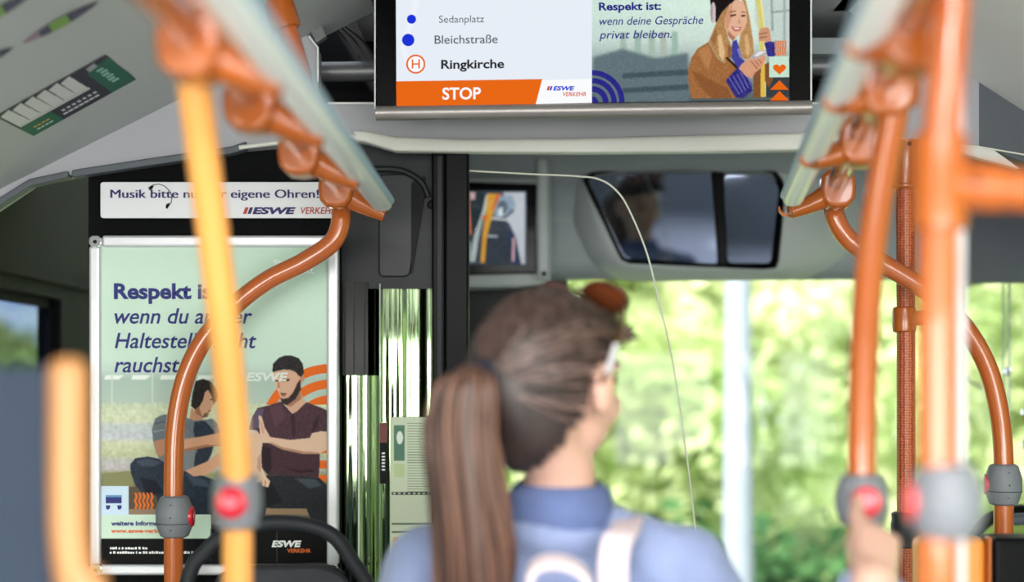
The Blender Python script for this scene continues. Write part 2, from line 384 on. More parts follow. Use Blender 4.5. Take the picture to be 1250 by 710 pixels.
# front bulkhead above the cab opening (four pieces round the dark ceiling recess)
BY = 2.70
edge = [(-80, 300), (0, 247), (36, 223), (85, 213), (280, 183), (430, 170), (446, 172), (482, 182), (560, 183), (700, 184), (860, 183), (1000, 181), (1100, 178), (1195, 178)]
bm = bmesh.new()
prism(bm, [at(x, y, BY) for x, y in [(1195, 127), (388, 127), (388, 127), (-80, 127)][0:1]+[(-80, 127)]+edge], .05)
prism(bm, [at(x, y, BY) for x, y in ((-80, -90), (340, -90), (372, 40), (388, 60), (388, 127), (-80, 127))], .05)
prism(bm, [at(x, y, BY) for x, y in ((1060, -90), (1195, -90), (1195, 127), (1060, 127))], .05)
bh = struct('wall_bulkhead', bm, M_bulk)
prof = [at(x, y-9, BY-.006) for x, y in edge[5:13]]
bm = bmesh.new()
top = [(430, 158), (446, 159), (482, 166), (560, 169), (700, 168), (860, 164), (1000, 161), (1040, 161)]; bot = [(430, 171), (446, 173), (482, 184), (560, 185), (700, 186), (860, 185), (1000, 182), (1040, 181)]
prism(bm, [at(x, y, BY-.012) for x, y in top+bot[::-1]], .03)
obj('lip', bm, M_lip, bh, bevel=.006, seg=3)
bm = bmesh.new(); e2 = [(-80, 292), (0, 240), (35, 218), (83, 208)]; e3 = [(87, 207), (180, 193), (283, 178), (300, 172)]
prism(bm, [at(x, y, BY-.01) for x, y in e2+[(83, 216), (36, 227), (0, 250), (-80, 304)]], .03); obj('edge_trim', bm, M_dgrey2, bh, bevel=.003)
bm = bmesh.new(); prism(bm, [at(x, y, BY-.01) for x, y in e3+[(300, 182), (283, 187), (180, 202), (87, 216)]], .03); obj('edge_trim', bm, M_dgrey2, bh, bevel=.003)
bm = bmesh.new(); tube(bm, [at(292, 180, BY-.01), at(340, 174, BY-.01), at(400, 170, BY-.01), at(436, 166, BY-.01)], .004, 10); obj('edge_trim', bm, M_lip, bh, smooth=True)
# right end of the bulkhead: slate panel with a pale corner
bm = bmesh.new(); prism(bm, [at(x, y, BY+.002) for x, y in ((1195, -90), (1400, -90), (1400, 240), (1250, 197), (1195, 178))], .05)
b2 = struct('wall_bulkhead_right', bm, M_dgrey2)
obj('lip', ppx([(1170, 178), (1195, 178), (1212, 182), (1245, 206), (1170, 186)], BY-.01, .02), M_lip, b2)
obj('edge_trim', tb([at(1160, 176, BY-.012), at(1195, 179, BY-.012), at(1252, 189, BY-.012), at(1330, 204, BY-.012)], .0016, 8), M_edge, b2)
# ceiling recess
bm = bmesh.new(); a, b = at(340, -90, 2.74), at(1060, 127, 2.74)
box(bm, a.x, b.x, 3.0, 3.03, b.z, a.z); box(bm, a.x-.02, a.x, 2.74, 3.03, b.z, a.z); box(bm, b.x, b.x+.02, 2.74, 3.03, b.z, a.z); box(bm, a.x, b.x, 2.74, 3.03, b.z-.02, b.z)
rc = struct('ceiling_recess', bm, M_blackm)
obj('cross_tube', tb([at(388, 88, 2.8), at(1062, 80, 2.8)], .019, 20), mat('grey_cross_tube', rgb(120, 122, 124), .4, metal=.4, vary=.05), rc, smooth=True)
obj('cross_tube', tb([at(380, 4, 2.8), at(1062, 2, 2.8)], .017, 20), MATS['grey_cross_tube'], rc, smooth=True)
obj('duct_flange', ppx([(356, -10), (378, -10), (398, 44), (386, 52)], 2.69, .02), MATS['grey_cross_tube'], rc)
obj('edge_trim', tb([at(377, 44, 2.69), at(388, 58, 2.69), at(388, 100, 2.69)], .002, 8), M_silver, rc)
obj('edge_trim', tb([at(400, 126, 2.692), at(1060, 126, 2.692)], .0022, 8), M_silver, rc)
for k in range(3): obj('cable', tb(spline([at(395+k*10, 18+k*4, 2.85), at(420+k*12, 45+k*3, 2.9), at(440+k*8, 72, 2.92)]), .0022, 6), M_rubber, rc, smooth=True)

# cab partition, cab door, dark post
pt = struct('partition', ppx([(108, 183), (415, 170), (415, 1450), (108, 1450)], 2.735, .03), M_blackm)
bm = bmesh.new(); prism(bm, [at(x, y, 2.76) for x, y in ((411, 165), (537, 180), (537, 352), (411, 352))], .03)
dr = struct('door_3', bm, M_dkgrey)
obj('moulding', ppx(roundpoly([(462, 212), (497, 212), (520, 222), (500, 338), (462, 338)], 8), 2.754, .012), mat('charcoal_moulding', rgb(34, 37, 41), .35, spec=.25, vary=.15), dr, bevel=.003)
obj('recess', ppx(roundpoly([(502, 222), (520, 214), (519, 236), (502, 336)], 4), 2.75, .006), M_black, dr, bevel=.002)
obj('handle_rim', tb(spline([at(455, 206, 2.752), at(490, 208, 2.75), at(514, 222, 2.75), at(523, 240, 2.75)]), .006, 10), MATS['charcoal_moulding'], dr, smooth=True)
obj('lock', lt([(.0085, 0), (.0085, .004), (.006, .005), (0, .005)], at(527, 250, 2.762), (0, -1, 0), 18), M_black, dr)
obj('lock_pin', lt([(.0022, 0), (.0022, .004), (0, .004)], at(529, 251, 2.756), (0, -1, 0), 10), M_chrome, dr)
obj('lower_panel', ppx([(411, 352), (537, 352), (537, 1450), (411, 1450)], 2.80, .02), M_black, dr)
# ribbed glossy glass in the cab door: reflects the side windows as upright streaks
n = 1400; bm = bmesh.new(); xa, xb = at(411, 0, 2.77).x, at(534, 0, 2.77).x; za, zb = at(0, 346, 2.77).z, .35; pr = []
for k in range(n+1):
    u = xa+(xb-xa)*k/n; s_ = u*1000
    y = 2.772+.0022*math.sin(s_/9.1)+.0006*math.sin(s_/3.7+1)+.0040*math.sin(s_/21.7+2)
    pr.append((bm.verts.new((u, y, za)), bm.verts.new((u, y, zb))))
for k in range(n): bm.faces.new((pr[k][0], pr[k][1], pr[k+1][1], pr[k+1][0]))
M_rib = mat('ribbed_reflecting_glass', rgb(158, 180, 142), .05, metal=1, vary=.03)
obj('ribbed_glass', bm, M_rib, dr, smooth=True, autosmooth=0)
obj('upper_blind', ppx([(411, 344), (449, 344), (449, 458), (411, 458)], 2.752, .006), M_blackg, dr)
for x in (420, 431, 444): obj('blind_seam', ppx([(x, 346), (x+1.6, 346), (x+1.6, 457), (x, 457)], 2.75, .003), M_rubber, dr)
for x, w_ in ((437, 2), (463, 1.5)): obj('glass_edge', ppx([(x, 459 if x < 450 else 346), (x+w_, 459 if x < 450 else 346), (x+w_, 1450), (x, 1450)], 2.748, .004), M_edge if x < 450 else M_edged, dr)
bm = bmesh.new(); prism(bm, [at(x, y, 2.72) for x, y in ((543, 181), (572, 181), (572, 1480), (543, 1480))], .06); prism(bm, [at(x, y, 2.735) for x, y in ((527, 181), (544, 181), (544, 1450), (527, 1450))], .03)
po = struct('post', bm, M_black, bevel=.004)
obj('post_seam', ppx([(534, 190), (539, 190), (539, 1450), (534, 1450)], 2.731, .004), M_rubber, po)

# front header with the mirror pod
bm = bmesh.new()
prof = [(3.62, 1.758), (3.58, 1.764), (3.55, 1.80), (3.56, 1.90), (3.50, 1.985), (3.38, 2.03), (3.30, 2.115), (3.62, 2.115)]
a = [bm.verts.new((-.30, y, z)) for y, z in prof]; b = [bm.verts.new((XR, y, z)) for y, z in prof]
for k in range(len(prof)): bm.faces.new((a[k], a[(k+1) % len(prof)], b[(k+1) % len(prof)], b[k]))
bm.faces.new(a); bm.faces.new(b[::-1])
hd = struct('header', bm, M_head, smooth=True, autosmooth=60)
struct('trim_2', ppx([(1165, 200), (1300, 215), (1300, 344), (1165, 344)], 3.40, .05), M_dgrey2)
o = obj('sun_blind', ppx(roundpoly([(562, 330), (692, 330), (692, 470), (562, 470)], 6), 3.63, .02), M_dkgrey); tag(o, 'dark grey roller sun blind pulled down behind the head at the windscreen', 'sun blind')

# ================================================================== overhead passenger display
def spx(x, y): return (x, y)
SY = 2.50
t = thing('passenger_display', 'wide overhead passenger information display above the aisle', 'display', at(725, 60, SY))
SL = -.0125
def sk(x0, y0, x1, y1):       # box whose top and bottom follow the slight tilt of the display; y given at x = 725
    g = lambda x, y: (x, y+SL*(x-725)); return [g(x0, y0), g(x1, y0), g(x1, y1), g(x0, y1)]
obj('housing', ppx(sk(458, -70, 990, 131), SY, .05), M_blackg, t, bevel=.003)
bm = bmesh.new(); tube(bm, [at(459, 138, SY+.005), at(990, 131, SY+.005)], .0125, 20); obj('bottom_rail', bm, M_strip, t, smooth=True)
for x, y in ((458, 133), (990, 127)): obj('side_trim', tb([at(x, -70, SY+.003), at(x, y, SY+.003)], .0016, 8), M_silver, t)
FS = SY-.0012
M_sb = emis('display_pale_blue', rgb(232, 238, 247)); M_sw = emis('display_white', rgb(250, 251, 252)); M_so = emis('display_orange', rgb(232, 104, 22))
M_sblue = emis('display_blue', rgb(28, 52, 214)); M_sk = emis('display_black', rgb(34, 34, 38)); M_sg = emis('display_grey', rgb(92, 96, 106)); M_snv = emis('display_navy', rgb(38, 36, 130)); M_sr = emis('display_red', rgb(214, 72, 34)); M_slb = emis('display_sky', rgb(238, 243, 249))
flat(t, 'stop_list', [(483, -60), (722.5, -60), (722.5, 125.5), (484, 129)], FS, M_sb)
flat(t, 'route_line', [(500, -60), (509, -60), (511, 5), (503, 36), (495, 60), (505, 80), (496, 80), (489, 60), (493, 40), (503, 10)], FS-.0003, M_slb)
flat(t, 'bottom_band', [(655, 98), (722.5, 96), (722.5, 125.5), (650, 127)], FS-.0003, M_sw)
flat(t, 'stop_band', [(483.6, 99.2), (662, 96.4), (654, 126.9), (484, 129.3)], FS-.0006, M_so)
def disc(p, name, cx, cy, r, Y, m, n=28, fn=None): return flat(p, name, [(cx+r*math.cos(2*math.pi*k/n), cy+r*math.sin(2*math.pi*k/n)) for k in range(n)], Y, m, fn)
disc(t, 'stop_dot', 502.3, 23.4, 5.6, FS-.0006, M_sblue); disc(t, 'stop_dot', 498.3, 48.8, 7.6, FS-.0006, M_sblue)
disc(t, 'stop_ring', 507.5, 78.2, 11.8, FS-.0006, M_so); disc(t, 'stop_ring_centre', 507.5, 78.2, 9.6, FS-.0009, M_sw)
text(t, 'H', 502.6, 512.6, 83.6, 11.2, FS-.0012, M_so, .01)
text(t, 'Sedanplatz', 535.8, 591, 27.8, 8.6, FS-.0006, M_sg, 0, slope=SL)
text(t, 'Bleichstraße', 530.5, 607.5, 53.4, 10.2, FS-.0006, M_sg, .008, slope=SL)
text(t, 'Ringkirche', 538.5, 615.5, 83.8, 10.8, FS-.0006, M_sk, .025, slope=SL)
text(t, 'STOP', 540, 587, 121.2, 14.2, FS-.0012, M_sw, .022, slope=SL)
flat(t, 'logo_bar', [(669, 105), (671.5, 105), (670, 110.3), (667.2, 110.3)], FS-.0009, M_sr)
flat(t, 'logo_bar', [(672.3, 105), (674.6, 105), (673, 110.3), (670.6, 110.3)], FS-.0009, M_sblue)
text(t, 'ESWE', 675, 701.5, 110.2, 5.2, FS-.0009, M_sblue, .04, .25)
text(t, 'VERKEHR', 687, 715.6, 117.2, 5.0, FS-.0009, M_sr, .015, .2)
# the advert half
cv = Canvas(722.5, -60, 963.5, 125, 1.7, (200, 222, 212))
cv.vgrad([(-60, (196, 222, 210)), (10, (206, 230, 218)), (50, (196, 216, 208)), (85, (140, 158, 158)), (125, (70, 86, 92))])
k = (cv.X-722)/240; cv.img += (k[..., None]*np.array([14, 10, 6])[None, None])
for x in (757, 775, 792, 806, 820): cv.poly([(x, 40), (x+7, 40), (x+9, 110), (x-1, 110)], (168+random.randint(-14, 14), 186, 172), 8)
for x in (770, 800, 826): cv.oval(x, 100, 14, 26, (96, 112, 116), 12)
cv.poly([(724, 70), (760, 60), (800, 72), (840, 66), (842, 125), (724, 125)], (98, 116, 122), 26)
for y in (90, 108): cv.poly([(760, y), (840, y-4), (840, y+3), (760, y+6)], (70, 84, 92), 6)
O5, K5 = (830, 0), 5.464
P = lambda pts, col, soft=1, tex=0: cv.poly(pts, col, soft, O5, K5, tex)
P([(500, -200), (730, -200), (730, 300), (560, 300), (500, 150)], (196, 212, 204), 6); P([(600, -200), (612, -200), (625, 220), (610, 220)], (150, 164, 158), 3)
P([(610, 90), (728, 80), (728, 92), (610, 104)], (150, 164, 158), 2); P([(690, -200), (704, -200), (704, 290), (690, 290)], (160, 176, 170), 3)
P([(570, 440), (730, 400), (730, 665), (570, 665)], (58, 64, 68), 8)
P([(478, -200), (505, -200), (545, 60), (565, 220), (568, 660), (538, 660), (528, 250), (520, 120)], (214, 204, 116), 2); P([(505, -200), (512, -200), (552, 60), (572, 250), (574, 660), (566, 660), (560, 200)], (238, 226, 160), 1)
P([(490, 500), (560, 440), (600, 440), (625, 540), (590, 600), (560, 540), (548, 665), (490, 665)], (128, 84, 52), 2); P([(540, 440), (566, 440), (568, 660), (538, 660)], (222, 186, 78), 1)
P([(200, 0), (210, -80), (340, -90), (400, -60), (400, 0), (330, 55), (270, 120), (245, 165), (212, 100)], (30, 24, 26), 2)
P([(190, 290), (235, 180), (280, 90), (340, 30), (330, 110), (305, 180), (320, 260), (350, 330), (335, 400), (300, 430), (255, 400), (215, 330)], (178, 132, 84), 2, 10)
P([(400, -20), (440, 20), (465, 130), (490, 300), (492, 370), (460, 410), (410, 400), (392, 320), (405, 230), (445, 160), (440, 80)], (184, 140, 92), 2, 10)
P([(250, 250), (275, 240), (300, 360), (290, 420), (262, 380)], (222, 184, 134), 2); P([(430, 250), (450, 240), (470, 340), (455, 395), (440, 370)], (214, 174, 124), 2)
P([(205, 270), (240, 200), (250, 240), (228, 320)], (150, 106, 66), 2); P([(320, 310), (352, 330), (340, 400), (318, 400)], (140, 98, 62), 2)
P([(330, 45), (370, 8), (420, 20), (438, 70), (447, 140), (436, 190), (405, 240), (370, 262), (330, 250), (300, 200), (300, 140)], (226, 178, 148), 2)
P([(330, 60), (350, 30), (345, 130), (318, 210), (302, 190), (302, 130)], (206, 150, 118), 4); P([(320, 215), (370, 262), (355, 290), (320, 250)], (178, 120, 92), 3)
P([(335, 112), (372, 104), (374, 116), (336, 124)], (84, 52, 40), 1); P([(408, 112), (438, 112), (438, 122), (410, 124)], (84, 52, 40), 1)
P([(330, 88), (372, 82), (373, 88), (331, 95)], (120, 82, 58), 1); P([(408, 88), (438, 92), (438, 98), (408, 94)], (120, 82, 58), 1)
P([(345, 185), (375, 195), (412, 192), (400, 216), (370, 222), (350, 206)], (186, 88, 82), 1); P([(352, 192), (378, 200), (404, 197), (396, 206), (370, 208)], (246, 236, 230), 1)
P([(396, 130), (408, 165), (392, 172), (386, 160)], (204, 150, 122), 2)
cv.oval(222, 95, 18, 72, (206, 192, 190), 2, O5, K5); cv.oval(212, 95, 8, 60, (168, 150, 150), 1, O5, K5)
P([(190, 290), (120, 330), (75, 395), (55, 470), (55, 540), (75, 665), (385, 665), (312, 560), (395, 470), (310, 400), (300, 435), (255, 405), (215, 335)], (160, 106, 62), 1, 8)
P([(80, 480), (130, 500), (240, 560), (320, 600), (350, 665), (210, 665), (120, 560)], (138, 88, 50), 4); P([(120, 345), (190, 310), (215, 380), (190, 480), (150, 420)], (182, 126, 78), 5)
P([(300, 395), (318, 392), (395, 462), (380, 475)], (50, 32, 26), 1)
P([(350, 290), (378, 275), (395, 330), (405, 390), (440, 430), (425, 470), (385, 462), (345, 400)], (66, 66, 150), 1, 8); P([(380, 340), (398, 330), (412, 395), (398, 400)], (120, 124, 190), 1)
P([(305, 548), (385, 460), (420, 490), (480, 572), (482, 620), (420, 668), (370, 660)], (52, 46, 122), 1, 12)
for q in range(5): P([(325+q*26, 530-q*12), (330+q*26, 526-q*12), (400+q*20, 640-q*14), (394+q*20, 644-q*14)], (110, 112, 182), 1)
P([(392, 470), (410, 440), (450, 410), (490, 400), (520, 390), (575, 385), (570, 420), (540, 470), (500, 500), (480, 535), (440, 520)], (214, 156, 124), 1)
for q in range(3): P([(470+q*24, 420-q*4), (476+q*24, 416-q*4), (520+q*14, 470-q*20), (512+q*14, 476-q*20)], (170, 112, 84), 1)
P([(478, 392), (520, 352), (590, 350), (592, 372), (520, 400), (486, 408)], (176, 168, 172), 1); P([(488, 390), (524, 358), (582, 355), (520, 388)], (232, 226, 226), 1)
P([(526, 230), (540, 202), (580, 195), (600, 215), (608, 285), (585, 300), (560, 290), (524, 290)], (206, 150, 118), 1); P([(528, 238), (580, 228), (582, 234), (528, 246)], (150, 100, 76), 1); P([(528, 262), (582, 256), (582, 262), (528, 270)], (150, 100, 76), 1)
P([(562, 300), (600, 290), (645, 296), (642, 380), (620, 396), (585, 388)], (54, 50, 132), 1, 10)
P([(628, 286), (712, 286), (712, 388), (640, 388)], (196, 170, 150), 1)
for q in range(5): P([(632+q*16, 290), (640+q*16, 290), (646+q*16, 320), (638+q*16, 350), (646+q*16, 384), (638+q*16, 384), (630+q*16, 350), (638+q*16, 320)], (220, 118, 56), 0)
P([(597, 393), (728, 393), (728, 530), (597, 530)], (198, 228, 208), 0)
for rr in ((33.5, 40), (24, 30.5), (13.5, 20.5), (0, 8)): cv.ringp(722.5, 125.5, rr[0], rr[1], (44, 42, 134), 0)
cv.img += cv.noise(4, 1)[..., None]
cv.build('advert_picture', lambda x, y: at(x, y+SL*(x-725), FS), M_lcd, t)
hx, hy = 951.5, 84
hp = []
for q in range(40):
    a = 2*math.pi*q/40; hp.append((hx+16*math.sin(a)**3*.5, hy-(13*math.cos(a)-5*math.cos(2*a)-2*math.cos(3*a)-math.cos(4*a))*.46))
flat(t, 'heart_symbol', hp, FS-.0006, M_so)
for y in (98, 111): flat(t, 'arrow_symbol', [(951.5, y), (963, y+11.5), (940, y+11.5)], FS-.0006, M_so)
text(t, 'Respekt ist:', 731, 807, 12.6, 9.6, FS-.0006, M_snv, .03, slope=SL)
text(t, 'wenn deine Gespräche', 731.5, 858.5, 30.6, 9.8, FS-.0006, M_snv, .006, .22, slope=SL)
text(t, 'privat bleiben.', 731.5, 820, 47.2, 9.8, FS-.0006, M_snv, .006, .22, slope=SL)

# ================================================================== sign above the poster
t = thing('slogan_sign', 'long silver sign about listening to music, fixed above the framed poster', 'sign', at(268, 266, 2.70))
obj('plate', ppx(rrect(122.5, 222, 414, 266, 3.5), 2.70, .006), M_sign, t, bevel=.001)
for k_ in (-.45, 0, .45): text(t, 'Musik bitte nur für eigene Ohren!', 135+k_, 389+k_, 241.3, 10.0, 2.699-.0002*k_, M_navy2, 0)
for a in (0, 1): flat(t, 'logo_bar', [(299.5+a*5.5, 253), (303.6+a*5.5, 253), (300.6+a*5.5, 261), (296.5+a*5.5, 261)], 2.699, (M_red_p, M_navy2)[a])
text(t, 'ESWE', 308, 361, 260.8, 8, 2.699, M_navy2, .05, .2); text(t, 'VERKEHR', 367, 410, 260.8, 8, 2.699, M_red_p, .015, .2)
arc = [(181, 229), (187, 225.5), (194, 224.5), (201, 227), (207, 233), (210, 240), (209, 247), (205, 252)]
bm = bmesh.new(); tube(bm, [at(x, y, 2.6985) for x, y in arc], .0007, 6); obj('headphone_drawing', bm, M_bk_p, t)
flat(t, 'headphone_pad', [(181, 231), (184, 227), (188, 226.5), (186, 230), (183, 232)], 2.698, M_bk_p); flat(t, 'headphone_pad', [(203, 249), (207, 247.5), (206, 252), (204, 255), (202, 253)], 2.698, M_bk_p)

# ================================================================== framed poster
PY = 2.715
t = thing('framed_poster', 'tall snap framed poster of two seated men hung on the black cab wall', 'poster', at(261, 702, PY))
cv = Canvas(118, 296, 402, 694, 1.5, (205, 228, 214))
cv.vgrad([(296, (196, 218, 204)), (350, (206, 230, 214)), (440, (204, 228, 214)), (452, (196, 216, 206)), (463, (176, 196, 186)), (490, (184, 202, 190)), (494, (204, 214, 186)), (512, (212, 218, 188)), (520, (198, 204, 204)), (534, (196, 200, 206)), (540, (208, 212, 182)), (556, (190, 194, 158)), (560, (186, 186, 178)), (572, (188, 182, 184)), (578, (160, 160, 120)), (592, (128, 124, 92)), (600, (120, 104, 88)), (694, (110, 100, 90))])
kx = np.clip((cv.X-260)/140, 0, 1)*np.clip((540-cv.Y)/240, 0, 1); cv.img -= kx[..., None]*np.array([26, 18, 22])*np.clip((380-cv.Y)/80, 0, 1)[..., None]
cv.img += cv.blur(np.random.randn(cv.ny, cv.nx)*26, 14)[..., None]*(cv.Y > 490)[..., None]*1.4
for x in (127, 160, 195, 240): cv.poly([(x, 463), (x+2, 458), (x+24, 458), (x+18, 463)], (238, 244, 238), 2)
for x in (136, 185, 262, 300): cv.poly([(x, 456), (x+2, 456), (x+2, 500), (x, 500)], (206, 218, 208), 2)
cv.poly([(122, 578), (160, 574), (165, 600), (122, 600)], (136, 136, 96), 4); cv.poly([(122, 594), (170, 594), (240, 600), (260, 626), (122, 626)], (94, 80, 66), 3); cv.poly([(155, 621), (280, 621), (280, 628), (155, 628)], (150, 126, 104), 1)
for r0, r1 in ((77, 88), (58, 69), (38, 50)): cv.ringp(404, 532, r0, r1, (232, 108, 34), 0, 494)
for y0, y1 in ((545, 553), (562, 572), (580, 587)): cv.poly([(388, y0), (400, y0), (400, y1), (388, y1)], (232, 108, 34), 1)
# seated man in grey shirt
P = lambda pts, col, soft=1, tex=0: cv.poly(pts, col, soft, (150, 450), 3.946, tex)
P([(35, 460), (60, 430), (120, 422), (200, 438), (300, 485), (400, 520), (470, 545), (480, 620), (430, 705), (420, 740), (200, 740), (160, 610), (100, 605), (60, 560), (38, 500)], (44, 52, 66), 1, 6)
P([(60, 445), (120, 430), (190, 450), (150, 470), (90, 470)], (66, 76, 92), 4); P([(300, 500), (400, 535), (420, 570), (340, 560)], (64, 76, 92), 4); P([(80, 520), (160, 540), (200, 600), (110, 600)], (28, 32, 44), 4)
P([(330, 185), (352, 215), (385, 232), (385, 262), (320, 246)], (196, 144, 116), 1)
P([(155, 240), (185, 222), (240, 215), (310, 235), (345, 250), (430, 240), (455, 262), (470, 310), (440, 330), (430, 400), (400, 470), (340, 490), (300, 495), (180, 440), (160, 400), (145, 345), (140, 290)], (110, 118, 124), 1, 8)
P([(150, 262), (205, 250), (205, 256), (152, 268)], (84, 92, 100), 1); P([(146, 300), (205, 290), (205, 296), (148, 306)], (146, 152, 156), 1)
P([(345, 255), (395, 250), (440, 300), (445, 345), (425, 410), (400, 465), (345, 480), (330, 430), (360, 400), (350, 340), (340, 300)], (48, 56, 70), 2, 6); P([(300, 330), (345, 330), (350, 400), (340, 485), (300, 490), (285, 420)], (128, 134, 138), 2)
P([(150, 348), (205, 335), (210, 400), (180, 425), (160, 402)], (186, 132, 104), 1); P([(200, 345), (300, 338), (400, 322), (470, 305), (475, 372), (400, 374), (295, 398), (205, 400)], (214, 160, 130), 1); P([(205, 385), (300, 385), (400, 365), (470, 368), (400, 378), (295, 400), (205, 402)], (168, 112, 86), 1)
P([(300, 490), (400, 448), (465, 405), (478, 460), (400, 512), (340, 518)], (216, 164, 134), 1)
P([(395, 95), (425, 108), (440, 135), (447, 163), (432, 180), (424, 200), (408, 232), (378, 236), (348, 218), (345, 188), (385, 140)], (210, 160, 132), 1); P([(345, 188), (365, 180), (385, 236), (350, 216)], (160, 108, 84), 2)
P([(418, 146), (436, 144), (436, 150), (420, 152)], (60, 40, 32), 0); P([(412, 198), (426, 198), (424, 204), (410, 206)], (160, 84, 76), 0); P([(392, 214), (412, 210), (406, 232), (380, 236)], (120, 88, 72), 2)
P([(350, 60), (385, 48), (425, 62), (450, 95), (460, 128), (452, 155), (437, 165), (428, 130), (410, 100), (395, 112), (386, 150), (368, 182), (345, 195), (328, 178), (335, 120)], (40, 34, 34), 1, 10)
# seated man in maroon shirt
P = lambda pts, col, soft=1, tex=0: cv.poly(pts, col, soft, (290, 425), 6.175, tex)
Q = lambda pts, col, soft=1, tex=0: cv.poly(pts, col, soft, (290, 510), 5.458, tex)
Q([(190, 598), (490, 603), (492, 645), (188, 640)], (150, 124, 98), 1)
Q([(120, 440), (200, 380), (380, 380), (540, 395), (600, 450), (620, 720), (505, 720), (460, 604), (190, 600), (170, 720), (20, 720), (40, 560)], (38, 40, 46), 1, 5); Q([(380, 400), (520, 405), (560, 450), (480, 470)], (66, 76, 82), 4); Q([(180, 440), (220, 420), (300, 560), (200, 590)], (24, 25, 30), 4)
P([(85, 610), (110, 520), (150, 450), (230, 430), (330, 400), (410, 490), (520, 405), (640, 450), (700, 480), (700, 620), (560, 640), (540, 700), (545, 800), (200, 800), (150, 620)], (78, 52, 62), 1, 6)
Q([(160, 150), (545, 150), (548, 300), (540, 395), (380, 385), (205, 380), (160, 330)], (70, 46, 55), 1, 6); Q([(160, 180), (220, 200), (230, 330), (200, 375), (165, 330)], (46, 30, 38), 4)
P([(150, 460), (200, 450), (170, 600), (95, 610), (112, 520)], (96, 84, 108), 3); P([(400, 500), (430, 500), (440, 660), (410, 660)], (58, 38, 46), 4); P([(240, 440), (330, 420), (360, 520), (280, 600)], (92, 62, 72), 6); P([(560, 640), (570, 560), (620, 500), (600, 600)], (56, 36, 46), 4)
Q([(300, 320), (400, 345), (500, 340), (510, 360), (400, 365)], (50, 32, 40), 3)
P([(360, 425), (470, 310), (490, 360), (515, 408), (440, 480), (412, 492)], (212, 168, 142), 1); P([(365, 425), (440, 380), (480, 320), (480, 380), (400, 440)], (170, 120, 98), 3)
P([(272, 175), (300, 165), (400, 160), (465, 190), (478, 260), (474, 310), (430, 375), (350, 405), (322, 370), (308, 330), (290, 290), (276, 230)], (216, 170, 146), 1); P([(272, 180), (300, 180), (320, 300), (310, 330), (288, 280)], (232, 192, 168), 3)
P([(322, 372), (345, 382), (384, 372), (420, 330), (452, 262), (474, 230), (478, 310), (440, 380), (372, 428), (335, 412)], (52, 40, 38), 2); P([(325, 335), (368, 340), (366, 350), (328, 348)], (86, 60, 54), 1); P([(330, 350), (360, 352), (356, 362), (332, 360)], (176, 96, 88), 1)
P([(332, 236), (392, 230), (392, 244), (336, 250)], (70, 48, 42), 1); P([(284, 240), (306, 240), (306, 252), (288, 252)], (76, 52, 46), 1); P([(300, 250), (318, 262), (322, 300), (300, 302)], (190, 138, 116), 1)
P([(470, 200), (498, 198), (506, 235), (490, 258), (474, 240)], (196, 140, 118), 1)
P([(262, 165), (268, 115), (310, 72), (360, 52), (410, 55), (462, 75), (492, 120), (500, 185), (480, 215), (460, 205), (438, 178), (400, 162), (350, 158), (290, 172), (270, 180)], (42, 38, 40), 1, 8)
SKI = (226, 190, 166)
Q([(85, 100), (130, 92), (160, 120), (166, 180), (155, 240), (162, 330), (190, 390), (218, 420), (205, 462), (165, 452), (150, 430), (95, 425), (75, 340), (65, 250), (70, 150)], SKI, 1); Q([(150, 240), (160, 330), (150, 370), (130, 330), (135, 260)], (196, 152, 128), 3)
Q([(150, 420), (160, 420), (168, 452), (156, 450)], (160, 112, 90), 0); Q([(180, 415), (188, 418), (186, 455), (178, 454)], (170, 122, 98), 0)
Q([(140, -20), (162, -10), (180, 60), (218, 126), (350, 146), (480, 132), (500, 100), (560, 86), (600, 100), (600, 210), (540, 240), (440, 238), (300, 208), (218, 168), (160, 164), (108, 92), (116, 78), (148, 108)], SKI, 1); Q([(220, 160), (300, 195), (440, 222), (540, 228), (540, 240), (440, 240), (300, 210), (218, 170)], (180, 134, 110), 2); Q([(150, 20), (158, 20), (176, 100), (168, 104)], (200, 150, 126), 1)
cv.poly([(118, 628), (258, 628), (258, 657), (118, 657)], (208, 230, 212), 0); cv.poly([(118, 593), (157, 593), (157, 628.5), (118, 628.5)], (206, 226, 244), 0)
cv.poly([(118, 657), (258, 657), (258, 640), (402, 640), (402, 694), (118, 694)], (12, 11, 13), 0)
for q in range(5): cv.poly([(164+q*4.8, 601), (166.5+q*4.8, 601), (168.5+q*4.8, 606), (166+q*4.8, 611), (168.5+q*4.8, 616), (166.5+q*4.8, 621), (164+q*4.8, 621), (165.5+q*4.8, 616), (163.5+q*4.8, 611), (165.5+q*4.8, 606)], (226, 116, 46), 0)
cv.img += cv.noise(.8, 1)[..., None]
cv.build('poster_print', lambda x, y: at(x, y, PY-.002), M_print, t)
Y2 = PY-.003
text(t, 'Respekt ist:', 139, 274, 364, 18.5, Y2, M_navy, .035)
text(t, 'wenn du an der', 139.5, 308, 394.5, 18.5, Y2, M_navy, .012, .22)
text(t, 'Haltestelle nicht', 140, 313, 424.5, 18.5, Y2, M_navy, .012, .22)
text(t, 'rauchst.', 139.5, 222, 454, 18.5, Y2, M_navy, .012, .22)
text(t, 'Respekt', 341, 383, 333.5, 8.5, Y2, M_wh_p, .02); text(t, 'für', 334, 346, 323.5, 7, Y2, M_wh_p, .01)
text(t, 'ESWE', 300, 352, 464.5, 10, Y2, mat('faint_white_print', rgb(222, 232, 226), .6, vary=.02), .03, .2)
text(t, 'weitere Informationen', 135.5, 215, 641, 5.4, Y2, M_navy, .035); text(t, 'www.eswe-verkehr.de', 135.5, 215, 650, 5.2, Y2, M_or_p, .03)
rg_ = random.Random(3)
